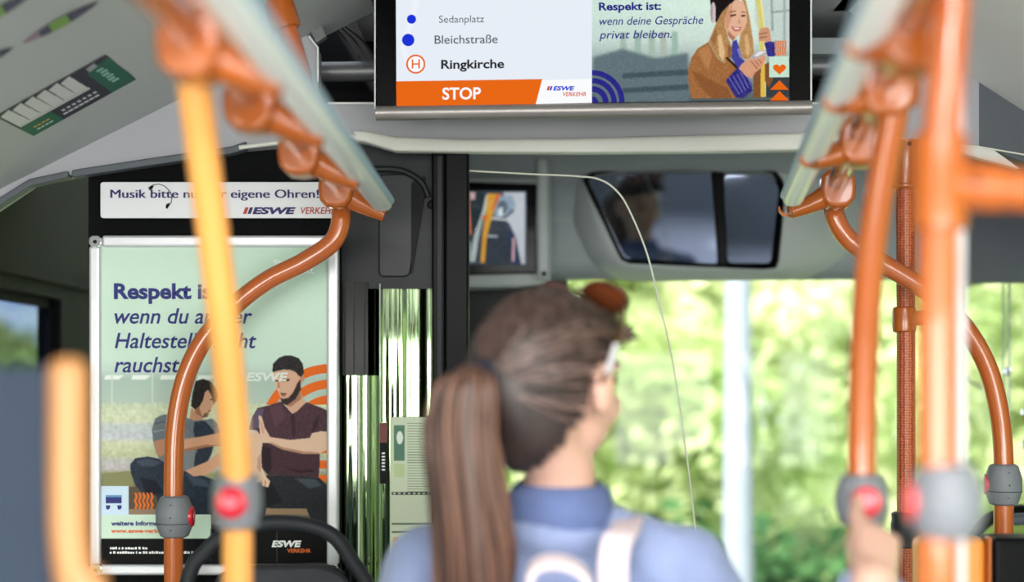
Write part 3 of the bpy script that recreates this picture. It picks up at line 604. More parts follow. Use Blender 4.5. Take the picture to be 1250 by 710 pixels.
for x0_, x1_, y_ in ((134.5, 180, 667), (134, 243, 672.3)):      # two lines of print too small to read
    x_ = x0_
    while x_ < x1_:
        wd_ = rg_.uniform(1.2, 3.2); h_ = rg_.uniform(2.2, 3.2); flat(t, 'fine_print', [(x_, y_+3.2-h_), (x_+wd_, y_+3.2-h_), (x_+wd_, y_+3.2), (x_, y_+3.2)], Y2, M_wh_p); x_ += wd_+rg_.choice((.5, .6, .7, 2))
text(t, 'ESWE', 331.5, 368, 667, 7.6, Y2, M_wh_p, .05, .2); text(t, 'VERKEHR', 350.5, 379.5, 674, 4.6, Y2, M_or_p, .03)
flat(t, 'bus_symbol', [(129, 604), (148.5, 604), (148.5, 614), (129, 614)], Y2, M_navy); flat(t, 'bus_symbol_roof', [(129, 604), (148.5, 604), (148.5, 606.5), (129, 606.5)], Y2-.0004, mat('cyan_print', rgb(90, 150, 190), .6, vary=.03))
for x in (129, 143): flat(t, 'bus_symbol_wheel', [(x, 616.5), (x+5.5, 616.5), (x+5.5, 619), (x+4, 621.5), (x+1, 621.5)], Y2, M_navy)
for a, b in ((338, 645), (257, 645)): flat(t, 'panel_rule', [(a-.4, b), (a+.4, b), (a+.4, 686), (a-.4, 686)], Y2, mat('grey_rule_%d' % a, rgb(60, 60, 62), .6, vary=.05))
def bar(pts, depth): return ppx(pts, PY-depth, depth+.012)
obj('frame_side', bar([(108, 300), (122, 300), (122, 690), (108, 690)], .012), M_frame, t, bevel=.005, seg=3)
obj('frame_side', bar([(398.5, 300), (413, 300), (413, 690), (398.5, 690)], .012), M_frame, t, bevel=.005, seg=3)
obj('frame_side', bar([(124, 287), (398, 287), (398, 301), (124, 301)], .012), M_frame, t, bevel=.005, seg=3)
obj('frame_side', bar([(120, 689), (400, 689), (400, 702), (120, 702)], .012), M_frame, t, bevel=.005, seg=3)
for x0, y0, cx, cy in ((108, 287, 1, 1), (397, 287, -1, 1), (108, 688, 1, -1), (397, 688, -1, -1)):
    o = obj('frame_corner', ppx(rrect(x0, y0, x0+16, y0+15, 6), PY-.0135, .02), M_chrome, t, bevel=.002)
    X0 = x0+8; obj('corner_screw', lt([(.0035, 0), (.0035, .002), (0, .002)], at(X0, y0+8, PY-.0137), (0, -1, 0), 12), M_black, o)

# ================================================================== decals on the sloped ceiling
def decal_canvas(x0, y0, x1, y1, corners, k):
    """unit-square canvas laid on the sloped ceiling between four sight-line corners"""
    c4 = [cove_at(x, y, .0012) for x, y in corners]        # tl, tr, bl
    return lambda u, v: c4[0]+(c4[1]-c4[0])*u/100+(c4[2]-c4[0])*v/100
fn = decal_canvas(0, 0, 0, 0, [(0-6, 142), (129, 67), (41, 166)], 0)
t = thing('route_map_sticker', 'rectangular route plan sticker with green ends on the sloping ceiling', 'sticker', cove_at(86, 117))
cv = Canvas(0, 0, 100, 100, 2.4, (44, 42, 56))
cv.poly([(0, 0), (20, 0), (20, 0), (0, 0)], (60, 58, 70), 0)
cv.poly([(77, 20), (100, 0), (100, 100), (77, 100)], (34, 96, 78), 1); cv.poly([(77, 14), (82, 0), (100, 0), (100, 10)], (50, 48, 62), 1)
cv.poly([(0, 62), (30, 62), (30, 100), (0, 100)], (34, 96, 78), 1)
for q in range(6): cv.poly([(2+q*11, 8), (11.5+q*11, 2), (12.5+q*11, 56), (2+q*11, 56)], (206, 206, 206), 0)
for q in range(6): cv.poly([(2+q*11, 52), (13+q*11, 52), (13+q*11, 60), (2+q*11, 60)], (196, 196, 198), 0)
for q in range(7):
    cv.poly([(36+q*5, 72), (39+q*5, 72), (39+q*5, 78), (36+q*5, 78)], (190, 190, 196), 0)
    cv.poly([(34+q*5, 84), (38+q*5, 84), (38+q*5, 89), (34+q*5, 89)], (206, 206, 210), 0)
for q in range(6): cv.poly([(84+(q % 2), 24+q*9), (90+(q % 2), 24+q*9), (90+(q % 2), 30+q*9), (84+(q % 2), 30+q*9)], (142, 190, 176), 0)
for q in range(4): cv.poly([(80, 8+q*3), (88, 4+q*3), (88, 6+q*3), (80, 10+q*3)], (190, 190, 194), 0)
for q in range(4): cv.poly([(8+q*4, 76), (11+q*4, 76), (11+q*4, 80), (8+q*4, 80)], (206, 160, 80), 0); cv.poly([(8+q*4, 86), (11+q*4, 86), (11+q*4, 90), (8+q*4, 90)], (190, 206, 196), 0)
cv.build('sticker_print', fn, M_print, t)
def pen(a, b, w0, label, seed):
    p0, p1 = Vector(a), Vector(b); d = (p1-p0); L = d.length; d.normalize(); nrm = Vector((-d.y, d.x))
    t = thing('leaf_shaped_decal', label, 'decal', cove_at(*((p0+p1)/2)), 'leaf shaped decals on the sloping ceiling')
    wd = lambda s: w0*math.sin(math.pi*min(max(s, 0.001), 1))**.7
    def seg_(s0, s1, m, nm, k=1.0, lift=.0012):
        q = [s0+(s1-s0)*i/8 for i in range(9)]
        pts = [p0+d*L*s+nrm*wd(s)*k for s in q]+[p0+d*L*s-nrm*wd(s)*k for s in reversed(q)]
        flat(t, nm, [tuple(p) for p in pts], 0, m, lambda x, y: cove_at(x, y, lift))
    seg_(.0, .28, mat('mauve_decal_%d' % seed, rgb(150, 122, 142), .5, vary=.1), 'decal_tip')
    seg_(.22, 1, mat('indigo_decal_%d' % seed, rgb(52, 46, 80), .5, vary=.1), 'decal_body', 1, .0016)
    seg_(.36, .60, mat('green_decal_%d' % seed, rgb(118, 160, 70), .5, vary=.1), 'decal_band', 1.02, .002)
    seg_(.64, .92, mat('grey_decal_%d' % seed, rgb(86, 80, 104), .5, vary=.1), 'decal_highlight', .35, .002)
pen((28, 53), (121, 2), 5.5, 'purple and green leaf shaped decal just above the route plan sticker', 1)
pen((-60, 96), (17, 58), 5.5, 'purple leaf shaped decal cut by the left picture edge', 2)
pen((-50, 40), (40, -8), 6.5, 'dark purple leaf shaped decal in the top left picture corner', 3)

# ================================================================== handrails, poles
def barrel(name, c, axis, facing, parent, r=.032, h=.072, body=M_btn, dots=True, button=True, pr=.0165):
    """grey stop-request button housing clamped round a pole"""
    c = Vector(c); ax = Vector(axis).normalized(); fc = Vector(facing); fc = (fc-ax*fc.dot(ax)).normalized()
    prof = [(pr+.003, -h/2), (pr+.008, -h/2+.003), (r*.93, -h*.27), (r, -h*.16), (r, h*.16), (r*.93, h*.27), (pr+.008, h/2-.003), (pr+.003, h/2)]
    o = obj(name, lt(prof, c, ax, 32), body, parent, smooth=True, autosmooth=28)
    if dots:
        side = Vector((0, -1, 0)); side = (side-ax*side.dot(ax)).normalized()
        for q in (-.3, 0, .3): obj('screw_hole', lt([(.0013, 0), (.0013, .0012), (0, .0012)], c+ax*h*q+side*(r-.0004-abs(q)*.012), side, 8), M_blackm, o)
        obj('housing_seam', lt([(r+.0004, -.0005), (r+.0004, .0005)], c+ax*(-h*.16), ax, 32), M_blackm, o)
    if button:
        b = obj('red_button', lt([(.0180, -.006), (.0180, .001), (.0165, .003), (.010, .004), (0, .0042)], c+fc*(r-.002), fc, 28), M_red, o, smooth=True)
        b['label'] = 'red push button'
        obj('raised_mark', lt([(.007, 0), (.007, .001), (0, .001)], c+fc*(r+.0018), fc, 16), M_redw, o)
    return o
def collar(parent, c, axis, r=.0215, h=.05, m=M_orp):
    c = Vector(c); prof = [(r*.8, -h/2), (r, -h/2+.002), (r*1.04, -h*.3), (r*1.04, h*.3), (r, h/2-.002), (r*.8, h/2)]
    return obj('collar', lt(prof, c, axis, 26), m, parent, smooth=True, autosmooth=35)
PR = .0175
def rail(label, pts, offs, ends, mat_strip, mat_side, clamps, segmented):
    """grab rail: orange tube along the bus, clamps, and a strip carried beside it"""
    t = thing('ceiling_grab_rail', label, 'grab rail', pts[0])
    a, b = Vector(pts[0]), Vector(pts[1]); d = (b-a).normalized()
    obj('rail_tube', tb([a, b], PR, 24), M_or, t, smooth=True)
    s0, s1 = (Vector(e) for e in ends)
    sd = (s1-s0).normalized(); lat = Vector((1, 0, 0))*offs; lat.normalize()
    cuts = [0, 1]
    if segmented:
        L = (s1-s0).length; cuts = [0]+[((a+d*k)-s0).dot(sd)/L for k in clamps]+[1]; cuts = sorted(c for c in cuts if 0 <= c <= 1)
    for i in range(len(cuts)-1):
        p, q = s0+(s1-s0)*cuts[i], s0+(s1-s0)*cuts[i+1]; bm = bmesh.new(); sec = [(-.0165, .008), (-.0165, -.004), (-.0115, -.010), (0, -.0125), (.0115, -.010), (.0165, -.004), (.0165, .008), (.0115, .012), (-.0115, .012)]
        g = sd*.0012
        ra = [bm.verts.new(p+g+Vector((x, 0, z))) for x, z in sec]; rb = [bm.verts.new(q-g+Vector((x, 0, z))) for x, z in sec]
        for j in range(len(sec)): bm.faces.new((ra[j], ra[(j+1) % len(sec)], rb[(j+1) % len(sec)], rb[j]))
        bm.faces.new(ra); bm.faces.new(rb[::-1]); obj('strip_segment' if segmented else 'grab_strip', bm, mat_strip, t, smooth=True, bevel=0)
        bm = bmesh.new(); side = offs*.0135
        tube(bm, [p+Vector((side, 0, .006)), q+Vector((side, 0, .006))], .0075, 12); obj('strip_side', bm, mat_side, t, smooth=True)
    for k in clamps:
        c = a+d*k; bm = bmesh.new(); lx = Vector((d.y, -d.x, 0)).normalized(); hz = Vector((0, 0, 1)); cb = c+Vector((0, 0, -.013)); rr = []
        for q, k2 in ((-.034, .84), (-.030, .97), (-.02, 1), (.02, 1), (.030, .97), (.034, .84)):
            rr.append([bm.verts.new(cb+d*q+lx*x*k2*.030+hz*z*k2*.032) for x, z in ((-.55, -1), (0, -1.06), (.55, -1), (.92, -.62), (1, 0), (.92, .7), (.5, 1), (0, 1.04), (-.5, 1), (-.92, .7), (-1, 0), (-.92, -.62))])
        for q in range(5):
            for j in range(12): bm.faces.new((rr[q][j], rr[q][(j+1) % 12], rr[q+1][(j+1) % 12], rr[q+1][j]))
        bm.faces.new(rr[0]); bm.faces.new(rr[-1][::-1]); cl = obj('clamp', bm, M_orp, t, smooth=True, autosmooth=25, bevel=.004, seg=3)
        near = s0+sd*((c-s0).dot(sd)); v = near-c; v.z = 0
        bm = bmesh.new(); e = near+Vector((0, 0, -.012))
        if segmented: e -= sd*.02
        tube(bm, spline([cb, cb+(e-cb)*.5+Vector((0, 0, -.003)), e], 8), [.024]*5+[.0235, .0225, .0215, .0205, .0195, .0185, .018, .017, .0165, .0155, .015, .014], 16, flat=.8)
        obj('arm', bm, M_orp, cl, smooth=True)
        if not segmented: continue
        bm = bmesh.new(); cup = [(-.0195, .0), (-.0185, -.009), (-.012, -.0155), (0, -.0178), (.012, -.0155), (.0185, -.009), (.0195, .0), (.0165, .0), (.0155, -.005), (.0105, -.0108), (0, -.0133), (-.0105, -.0108), (-.0155, -.005), (-.0165, 0)]
        h0, h1 = near-sd*.004, near+sd*.004
        ra = [bm.verts.new(h0+Vector((x, 0, z))) for x, z in cup]; rb = [bm.verts.new(h1+Vector((x, 0, z))) for x, z in cup]; n = len(cup)
        for j in range(n): bm.faces.new((ra[j], ra[(j+1) % n], rb[(j+1) % n], rb[j]))
        bm.faces.new(ra); bm.faces.new(rb[::-1]); obj('cradle', bm, M_orp, cl, smooth=True)
        obj('grub_screw', lt([(.0025, 0), (.0025, .001), (0, .001)], cb-d*.0338, -d, 10), M_blackm, cl)
    return t
A, B = at(237, 40, 1.37), at(412, 222, 2.5); d = (B-A).normalized()
L = (B-A).length
A0 = A-d*1.1
tl = rail('orange ceiling grab rail on the left carrying a smooth silver strip', (A0, B), 1, (at(262, -28, 1.05)-d*.9, at(466, 249, 2.44)), M_silver, M_bluestrip, [.45, 1.1, 1.1+.31, 1.1+.70, 1.1+L], False)
sup = tb([B-d*.2, at(368, 90, 2.34), at(330, -30, 2.34)], .016, 18); o = obj('ceiling_support', sup, M_or, tl, smooth=True)
collar(tl, at(345, 18, 2.34), at(330, -30, 2.34)-at(368, 90, 2.34), .0225, .05).name = 'support_collar'
A, B = at(1112, 30, 1.39), at(1022, 222, 2.5); d = (B-A).normalized(); L = (B-A).length; A0 = A-d*.9
s0, s1 = at(1079, 0, 1.28), at(973, 230, 2.42); sd = (s1-s0).normalized()
tr = rail('orange ceiling grab rail on the right carrying a white segmented strip', (A0, B), -1, (s0-sd*.8, at(968, 243, 2.42)), M_white, M_bluestrip, [.4, .9, .9+.25, .9+.62, .9+L], True)

def pole(name, label, pts, r=PR, m=M_or, n=10, group=None, cat='handrail'):
    P = spline(pts, n); t = thing(name, label, cat, P[-1]); obj('tube', tb(P, r, 26), m, t, smooth=True); return t
D1 = 2.56
t = pole('curved_pole', 'curved orange grab pole bending left in front of the framed poster, grey button', [at(412, 215, D1-.06), at(415, 245, D1), at(416, 270, D1), at(405, 296, D1), at(370, 320, D1), at(325, 343, D1), at(283, 376, D1), at(248, 416, D1), at(226, 462, D1), at(215, 515, D1), at(212, 570, D1), at(212, 640, D1), at(212, 760, D1), at(212, 1100, D1), at(212, 1524, D1)], r=.0168)
barrel('stop_button', at(213, 630, D1), (0, 0, 1), (1, .02, 0), t)
t = pole('curved_pole', 'curved orange grab pole bowing out to the right picture edge, grey button', [at(1021, 215, D1-.06), at(1018, 245, D1), at(1020, 266, D1), at(1036, 292, D1), at(1072, 318, D1), at(1112, 342, D1), at(1150, 370, D1), at(1184, 408, D1), at(1207, 452, D1), at(1220, 505, D1), at(1225, 560, D1), at(1225, 640, D1), at(1225, 760, D1), at(1225, 1100, D1), at(1225, 1524, D1)], r=.0168)
barrel('stop_button', at(1225, 591, D1), (0, 0, 1), (-1, .22, 0), t, r=.031, h=.071)
# dimpled pole
M_dim = bpy.data.materials.new('dimpled_orange_sleeve'); M_dim.use_nodes = True; nt = M_dim.node_tree; b = nt.nodes['Principled BSDF']
tc = nt.nodes.new('ShaderNodeTexCoord'); vo = nt.nodes.new('ShaderNodeTexVoronoi'); vo.inputs['Scale'].default_value = 210; vo.inputs['Randomness'].default_value = .25
nt.links.new(tc.outputs['Object'], vo.inputs['Vector']); cr = nt.nodes.new('ShaderNodeValToRGB'); cr.color_ramp.elements[0].position = .25; cr.color_ramp.elements[0].color = rgb(206, 110, 66); cr.color_ramp.elements[1].position = .6; cr.color_ramp.elements[1].color = rgb(136, 58, 30)
nt.links.new(vo.outputs['Distance'], cr.inputs[0]); nt.links.new(cr.outputs[0], b.inputs['Base Color']); b.inputs['Roughness'].default_value = .4
bp = nt.nodes.new('ShaderNodeBump'); bp.invert = True; bp.inputs['Strength'].default_value = .6; bp.inputs['Distance'].default_value = .001; nt.links.new(vo.outputs['Distance'], bp.inputs['Height']); nt.links.new(bp.outputs[0], b.inputs['Normal'])
D2 = 2.66
t = thing('dimpled_pole', 'straight orange pole with a dimpled sleeve and a black button, before the windscreen', 'handrail', at(1106, 1485, D2))
obj('tube', tb([at(1105, 200, D2), at(1106, 400, D2), at(1107, 1485, D2)], .0165, 26), M_dim, t, smooth=True)
obj('top_socket', lt([(.0245, 0), (.0245, .004), (.0225, .008), (.0225, .078), (.0265, .080), (.0265, .085), (.022, .088)], at(1105, 172, D2), (0, 0, -1), 28), M_orp, t, smooth=True, autosmooth=30)
obj('socket_hole', lt([(.004, 0), (.004, .001), (0, .001)], at(1106, 178, D2)+Vector((0, -.0245, 0)), (0, -1, 0), 12), M_blackm, t)
c_ = collar(t, at(1104, 390, D2), (0, 0, 1), .0205, .046); obj('collar_arm', tb([at(1104, 390, D2), at(1140, 386, D2-.03)], .013, 16), M_orp, t, smooth=True)
barrel('stop_button', at(1105, 646, D2), (0, 0, 1), (1, .3, 0), t, r=.0255, h=.064, body=M_btnb, dots=False)
# near poles
t = pole('straight_pole', 'blurred orange pole coloured as brightly lit, nearest on the left, red button facing back', [at(232, 60, 1.47), at(243, 150, 1.5), at(262, 300, 1.55), at(278, 440, 1.6), at(288, 560, 1.64), at(290, 640, 1.66), at(290, 800, 1.68), at(290, 1300, 1.7), at(290, 2058, 1.7)], r=.0172, m=M_or_lit)
collar(t, at(234, 36, 1.45), (at(243, 150, 1.5)-at(228, 20, 1.45)), .027, .085)
bm = bmesh.new(); tube(bm, spline([at(234, 30, 1.44), at(262, 25, 1.42), at(300, 42, 1.40)]), .02, 16); obj('bracket', bm, M_orp, t, smooth=True)
barrel('stop_button', at(289, 611, 1.655), (0, 0, 1), (-.05, -1, .05), t, r=.028, h=.062, dots=False)
t = pole('bowed_pole', 'slim orange pole whose red button the woman presses', [at(1098, 62, 1.62), at(1094, 120, 1.63), at(1078, 210, 1.65), at(1063, 310, 1.67), at(1055, 420, 1.69), at(1052, 540, 1.7), at(1052, 640, 1.7), at(1052, 800, 1.7), at(1052, 1300, 1.7), at(1052, 2058, 1.7)], r=.0165)
collar(t, at(1092, 92, 1.625), at(1094, 120, 1.63)-at(1099, 40, 1.62), .0275, .07)
barrel('stop_button', at(1052, 610, 1.7), (0, 0, 1), (-.05, -1, 0), t, r=.0305, h=.06, dots=False)
t = pole('straight_pole', 'thick blurred orange pole nearest on the right with a sideways branch', [at(1166, -60, 1.27), at(1160, 20, 1.27), at(1152, 130, 1.27), at(1147, 230, 1.27), at(1144, 380, 1.27), at(1144, 560, 1.27), at(1145, 800, 1.27), at(1145, 1300, 1.27), at(1145, 2596, 1.27)], r=.0165)
collar(t, at(1147, 222, 1.27), (0, 0, 1), .0225, .085)
obj('branch_socket', lt([(.021, 0), (.021, .05), (.0185, .052), (.0185, .14)], at(1150, 224, 1.27), (1, .02, -.08), 24), M_orp, t, smooth=True)
obj('socket_hole', lt([(.004, 0), (.004, .001), (0, .001)], at(1181, 224, 1.27)+Vector((0, -.0215, 0)), (0, -1, 0), 12), M_blackm, t)
barrel('stop_button', at(1155, 612, 1.27), (0, 0, 1), (-1, .12, 0), t, r=.032, h=.064, dots=False)
# clear draught screen edge beside the right pole
t = thing('draught_screen', 'clear acrylic draught screen with pale edge beside the thick right pole', 'screen', at(1200, 400, 1.5))
obj('screen_sheet', bx(at(1178,0,1.45).x, at(1196,0,1.45).x, 1.45, 1.453, .9, at(0, 380, 1.45).z), M_acryl, t)
obj('screen_edge', bx(at(1168,0,1.45).x, at(1178,0,1.45).x, 1.446, 1.456, .9, 1.95), mat('frosted_edge', rgb(222, 218, 222), .4, vary=.03), t, bevel=.002)

# clear driver screens with bright edges
def screen(label, edge_px, Y, fill):
    t = thing('driver_screen', label, 'screen', at(*edge_px[-1], Y))
    obj('screen_edge', tb(spline([at(x, y, Y) for x, y in edge_px], 8), .0017, 8), M_edge, t, smooth=True)
    if fill:
        bm = bmesh.new(); bm.faces.new([bm.verts.new(p) for p in spline([at(x, y, Y) for x, y in edge_px], 6)]+[bm.verts.new(at(fill, 900, Y)), bm.verts.new(at(fill, edge_px[0][1], Y))]); obj('screen_sheet', bm, M_acryl, t)
    return t
screen('clear acrylic driver screen with a bright rounded edge crossing the mirror', [(568, 208), (640, 212), (705, 215), (732, 219), (752, 232), (768, 256), (790, 310), (806, 375), (821, 440), (836, 540), (846, 620), (852, 690), (862, 900)], 2.78, 570)

# ================================================================== driver's monitor and mirror
t = thing('driver_monitor', 'small black framed monitor showing the bus interior beside the dark post', 'monitor', at(612, 335, 3.46))
obj('back_plate', ppx(roundpoly([(555, 204), (668, 207), (668, 349), (555, 351)], 6), 3.49, .10), M_headl, t, bevel=.006)
obj('bezel', ppx(roundpoly([(540, 221), (656, 224), (658, 333), (540, 336)], 4), 3.46, .03), M_blackg, t, bevel=.004)
cv = Canvas(560, 233, 643, 323, 2.2, (70, 78, 88))
P = lambda pts, col, soft=1: cv.poly(pts, col, soft, (560, 225), 6.17)
P([(0, 50), (210, 60), (160, 250), (80, 430), (0, 430)], (44, 56, 62), 2); P([(330, 60), (500, 60), (500, 600), (470, 600), (440, 480), (380, 300), (350, 260), (420, 200)], (200, 206, 214), 3)
P([(270, 90), (400, 80), (430, 160), (350, 240), (270, 250)], (150, 172, 190), 6); cv.oval(330, 170, 40, 50, (96, 110, 124), 3, (560, 225), 6.17); P([(300, 180), (330, 170), (330, 240), (300, 240)], (230, 236, 240), 2)
P([(230, 250), (360, 262), (400, 380), (400, 600), (180, 600), (210, 400)], (58, 66, 76), 2); P([(240, 245), (370, 260), (370, 275), (240, 262)], (210, 216, 218), 1); P([(215, 380), (290, 385), (290, 398), (215, 394)], (190, 200, 204), 1)
P([(380, 290), (430, 400), (470, 600), (400, 600), (370, 400)], (52, 66, 92), 3); P([(405, 400), (425, 400), (418, 580), (400, 580)], (214, 170, 178), 1)
P([(205, 80), (235, 70), (150, 400), (120, 580), (80, 580), (120, 380), (180, 200)], (196, 206, 204), 1); P([(180, 230), (190, 235), (120, 470), (98, 580), (90, 570)], (110, 140, 130), 1)
P([(215, 70), (315, 70), (265, 200), (235, 300), (210, 400), (195, 590), (165, 590), (180, 380), (200, 250)], (222, 162, 58), 1); P([(285, 70), (320, 70), (265, 190), (250, 190)], (216, 110, 70), 1); cv.oval(195, 250, 18, 18, (226, 110, 60), 1, (560, 225), 6.17)
P([(66, 110), (80, 110), (95, 375), (75, 375)], (210, 120, 80), 1); P([(80, 60), (125, 60), (120, 110), (90, 120)], (210, 176, 176), 2); P([(66, 430), (90, 430), (85, 580), (70, 580)], (150, 170, 166), 2)
cv.img += cv.noise(10, 1)[..., None]
cv.build('monitor_picture', lambda x, y: at(x, y, 3.457), M_lcd2, t)
t = thing('cable_cover', 'narrow upright translucent cable cover right of the small monitor', 'cover', at(664, 340, 3.40))
M_cc = mat('translucent_cover', rgb(168, 176, 176), .25, coat=.3, vary=.05)
obj('cover_rim', tb(spline([at(659, 184, 3.4), at(657, 205, 3.4), at(657, 330, 3.4), at(659, 340, 3.4), at(668, 341, 3.4), at(671, 330, 3.4), at(670, 205, 3.4), at(668, 184, 3.4), at(662, 180, 3.4)], 6), .003, 8), M_cc, t, smooth=True)
obj('cover_face', ppx([(659, 184), (669, 184), (670, 338), (659, 338)], 3.405, .004), M_headl, t)
for y in (184, 334): obj('screw', lt([(.006, 0), (.006, .003), (0, .003)], at(664, y, 3.40), (0, -1, 0), 12), M_rubber, t)
# mirror pod: soft housing swelling out of the header
out = roundpoly([(690, 196), (1000, 190), (1075, 210), (1062, 300), (1000, 341), (740, 343), (700, 300)], 40, 8)
mir = roundpoly([(711, 214), (760, 207), (945, 208), (957, 228), (947, 328), (762, 320)], 9, 8)
t = thing('mirror_pod', 'moulded grey housing with two interior mirrors above the windscreen', 'mirror', at(835, 330, 3.45))
def loft(rings, m, nm, par, close=True):
    bm = bmesh.new(); R = [[bm.verts.new(p) for p in r] for r in rings]; n = len(rings[0])
    for i in range(len(R)-1):
        for k in range(n): bm.faces.new((R[i][k], R[i][(k+1) % n], R[i+1][(k+1) % n], R[i+1][k]))
    if close: bm.faces.new(R[-1])
    return obj(nm, bm, m, par, smooth=True, autosmooth=0)
def resample(poly, c, n=72):
    pts = []
    for k in range(n):
        a = 2*math.pi*k/n; dx, dy = math.cos(a), math.sin(a); best = 0
        for i in range(len(poly)):
            x1, y1 = poly[i]; x2, y2 = poly[(i+1) % len(poly)]; x1 -= c[0]; x2 -= c[0]; y1 -= c[1]; y2 -= c[1]
            ex, ey = x2-x1, y2-y1; den = dx*ey-dy*ex
            if abs(den) < 1e-9: continue
            tt = (x1*ey-y1*ex)/den; u = (x1*dy-y1*dx)/den
            if tt > 0 and -1e-6 <= u <= 1+1e-6: best = max(best, tt)
        pts.append((c[0]+dx*best, c[1]+dy*best))
    return pts
cc = (845, 268); ro, ri = resample(out, cc), resample(mir, cc)
mixp = lambda s: [(a[0]*(1-s)+b[0]*s, a[1]*(1-s)+b[1]*s) for a, b in zip(ro, ri)]
rings = [[at(x, y, Y) for x, y in mixp(s)] for s, Y in ((-.04, 3.60), (.1, 3.55), (.35, 3.51), (.65, 3.478), (.9, 3.462), (1.0, 3.462))]
loft(rings, M_headl, 'housing', t, False)
grow = lambda s: [(cc[0]+(x-cc[0])*s, cc[1]+(y-cc[1])*s) for x, y in ri]
loft([[at(x, y, Y) for x, y in g] for g, Y in ((grow(1.03), 3.470), (grow(1.025), 3.455), (grow(.985), 3.455), (grow(.97), 3.50))], M_black, 'mirror_surround', t)
def mirror(pts, normal, c, label):
    n = Vector(normal).normalized(); P0 = at(*c, 3.462); bm = bmesh.new(); vs = []
    for x, y in pts:
        r = at(x, y, 1.0)-Vector((0, 0, 1.5)); s = (P0-Vector((0, 0, 1.5))).dot(n)/r.dot(n); vs.append(bm.verts.new(Vector((0, 0, 1.5))+r*s))
    bm.faces.new(vs); o = obj('mirror_glass', bm, M_mirror, t); o['label'] = label; return o
mirror(roundpoly([(717, 218), (762, 212), (868, 211), (876, 322), (762, 315)], 6), (-.225, -1.95, -.36), (795, 262), 'wide mirror glass')
mirror(roundpoly([(884, 212), (942, 213), (951, 230), (941, 321), (888, 321)], 7), (-.33, -1.95, -.33), (915, 275), 'narrow mirror glass')
obj('divider', ppx([(869, 209), (884, 210), (888, 324), (877, 324)], 3.45, .02), M_black, t, bevel=.003)

# ================================================================== timetable sheet on the cab door glass
cv = Canvas(476, 509, 531, 860, 2.2, (206, 214, 192))
for q in range(60):
    y = 516+q*3.2
    if y < 600: cv.poly([(497, y), (497+random.uniform(14, 31), y), (522, y+1), (497, y+1)], (136, 146, 130), 0)
cv.poly([(481, 519), (494, 519), (494, 562), (481, 562)], (92, 128, 110), 1); cv.oval(488, 534, 4, 8, (226, 234, 224), 1); cv.poly([(481, 566), (494, 566), (494, 582), (481, 582)], (190, 206, 160), 1)
cv.poly([(478, 600), (531, 600), (531, 604), (478, 604)], (60, 70, 64), 0)
for x in range(480, 530, 6): cv.poly([(x, 601), (x+3, 601), (x+3, 603), (x, 603)], (190, 200, 180), 0)
cv.poly([(478, 638), (531, 638), (531, 640), (478, 640)], (110, 118, 104), 0); cv.poly([(478, 648), (531, 648), (531, 650), (478, 650)], (110, 118, 104), 0)
for q in range(14): cv.poly([(480, 655+q*9), (487, 655+q*9), (487, 661+q*9), (480, 661+q*9)], (214, 176, 104), 0); cv.poly([(491, 656+q*9), (528, 656+q*9), (528, 658+q*9), (491, 658+q*9)], (150, 158, 140), 0)
t = thing('timetable_sheet', 'pale green printed timetable sheet stuck low on the ribbed door glass', 'notice', at(503, 860, 2.742))
cv.build('sheet_print', lambda x, y: at(x, y, 2.742), M_print, t)
t = thing('door_sticker', 'narrow dark sticker with red top left of the timetable sheet', 'sticker', at(468, 592, 2.74))
obj('sticker_body', ppx([(463.5, 540), (473, 540), (473, 590), (463.5, 590)], 2.742, .001), M_black, t); obj('sticker_top', ppx([(463.5, 516), (473, 516), (473, 540), (463.5, 540)], 2.742, .001), mat('dark_red_print', rgb(108, 34, 28), .5, vary=.1), t)
for q in range(6): flat(t, 'sticker_mark', [(466, 552+q*4), (470, 552+q*4), (470, 554+q*4), (466, 554+q*4)], 2.7415, M_wh_p)

# ================================================================== seats and lower objects
t = thing('bench_seat', 'black seat with arched tubular back rest below the framed poster', 'seat', at(345, 1620, 2.34))
D3 = 2.34
arch = [at(205, 900, D3), at(228, 715, D3), at(252, 672, D3), at(285, 647, D3), at(330, 638, D3), at(375, 641, D3), at(408, 655, D3), at(430, 685, D3), at(452, 720, D3), at(480, 800, D3), at(490, 900, D3)]
o = obj('back_frame', tb(spline(arch, 8), .0125, 20), M_rubber, t, smooth=True)
obj('back_pad', ppx(roundpoly([(262, 700), (300, 692), (395, 690), (425, 704), (452, 900), (236, 900)], 14), D3-.01, .05), mat('charcoal_upholstery', rgb(40, 42, 48), .7, bump=.3, bscale=400, vary=.2, vscale=60), t, bevel=.012, seg=3)
obj('side_loop', tb(spline([at(418, 662, D3+.02), at(430, 690, D3+.02), at(428, 730, D3+.02), at(440, 900, D3+.02)]), .011, 16), M_black, t, smooth=True)
a, b = at(230, 900, D3), at(490, 900, D3)
obj('seat_pad', bx(a.x, b.x, D3+.0, D3+.02, .5, a.z), MATS['charcoal_upholstery'], t, bevel=.006); obj('seat_base', bx(a.x, b.x, D3-.38, D3+.02, .42, .5), MATS['charcoal_upholstery'], t, bevel=.02)
obj('pedestal', bx(a.x+.08, b.x-.08, D3-.3, D3-.05, 0, .42), M_dkgrey, t, bevel=.01)
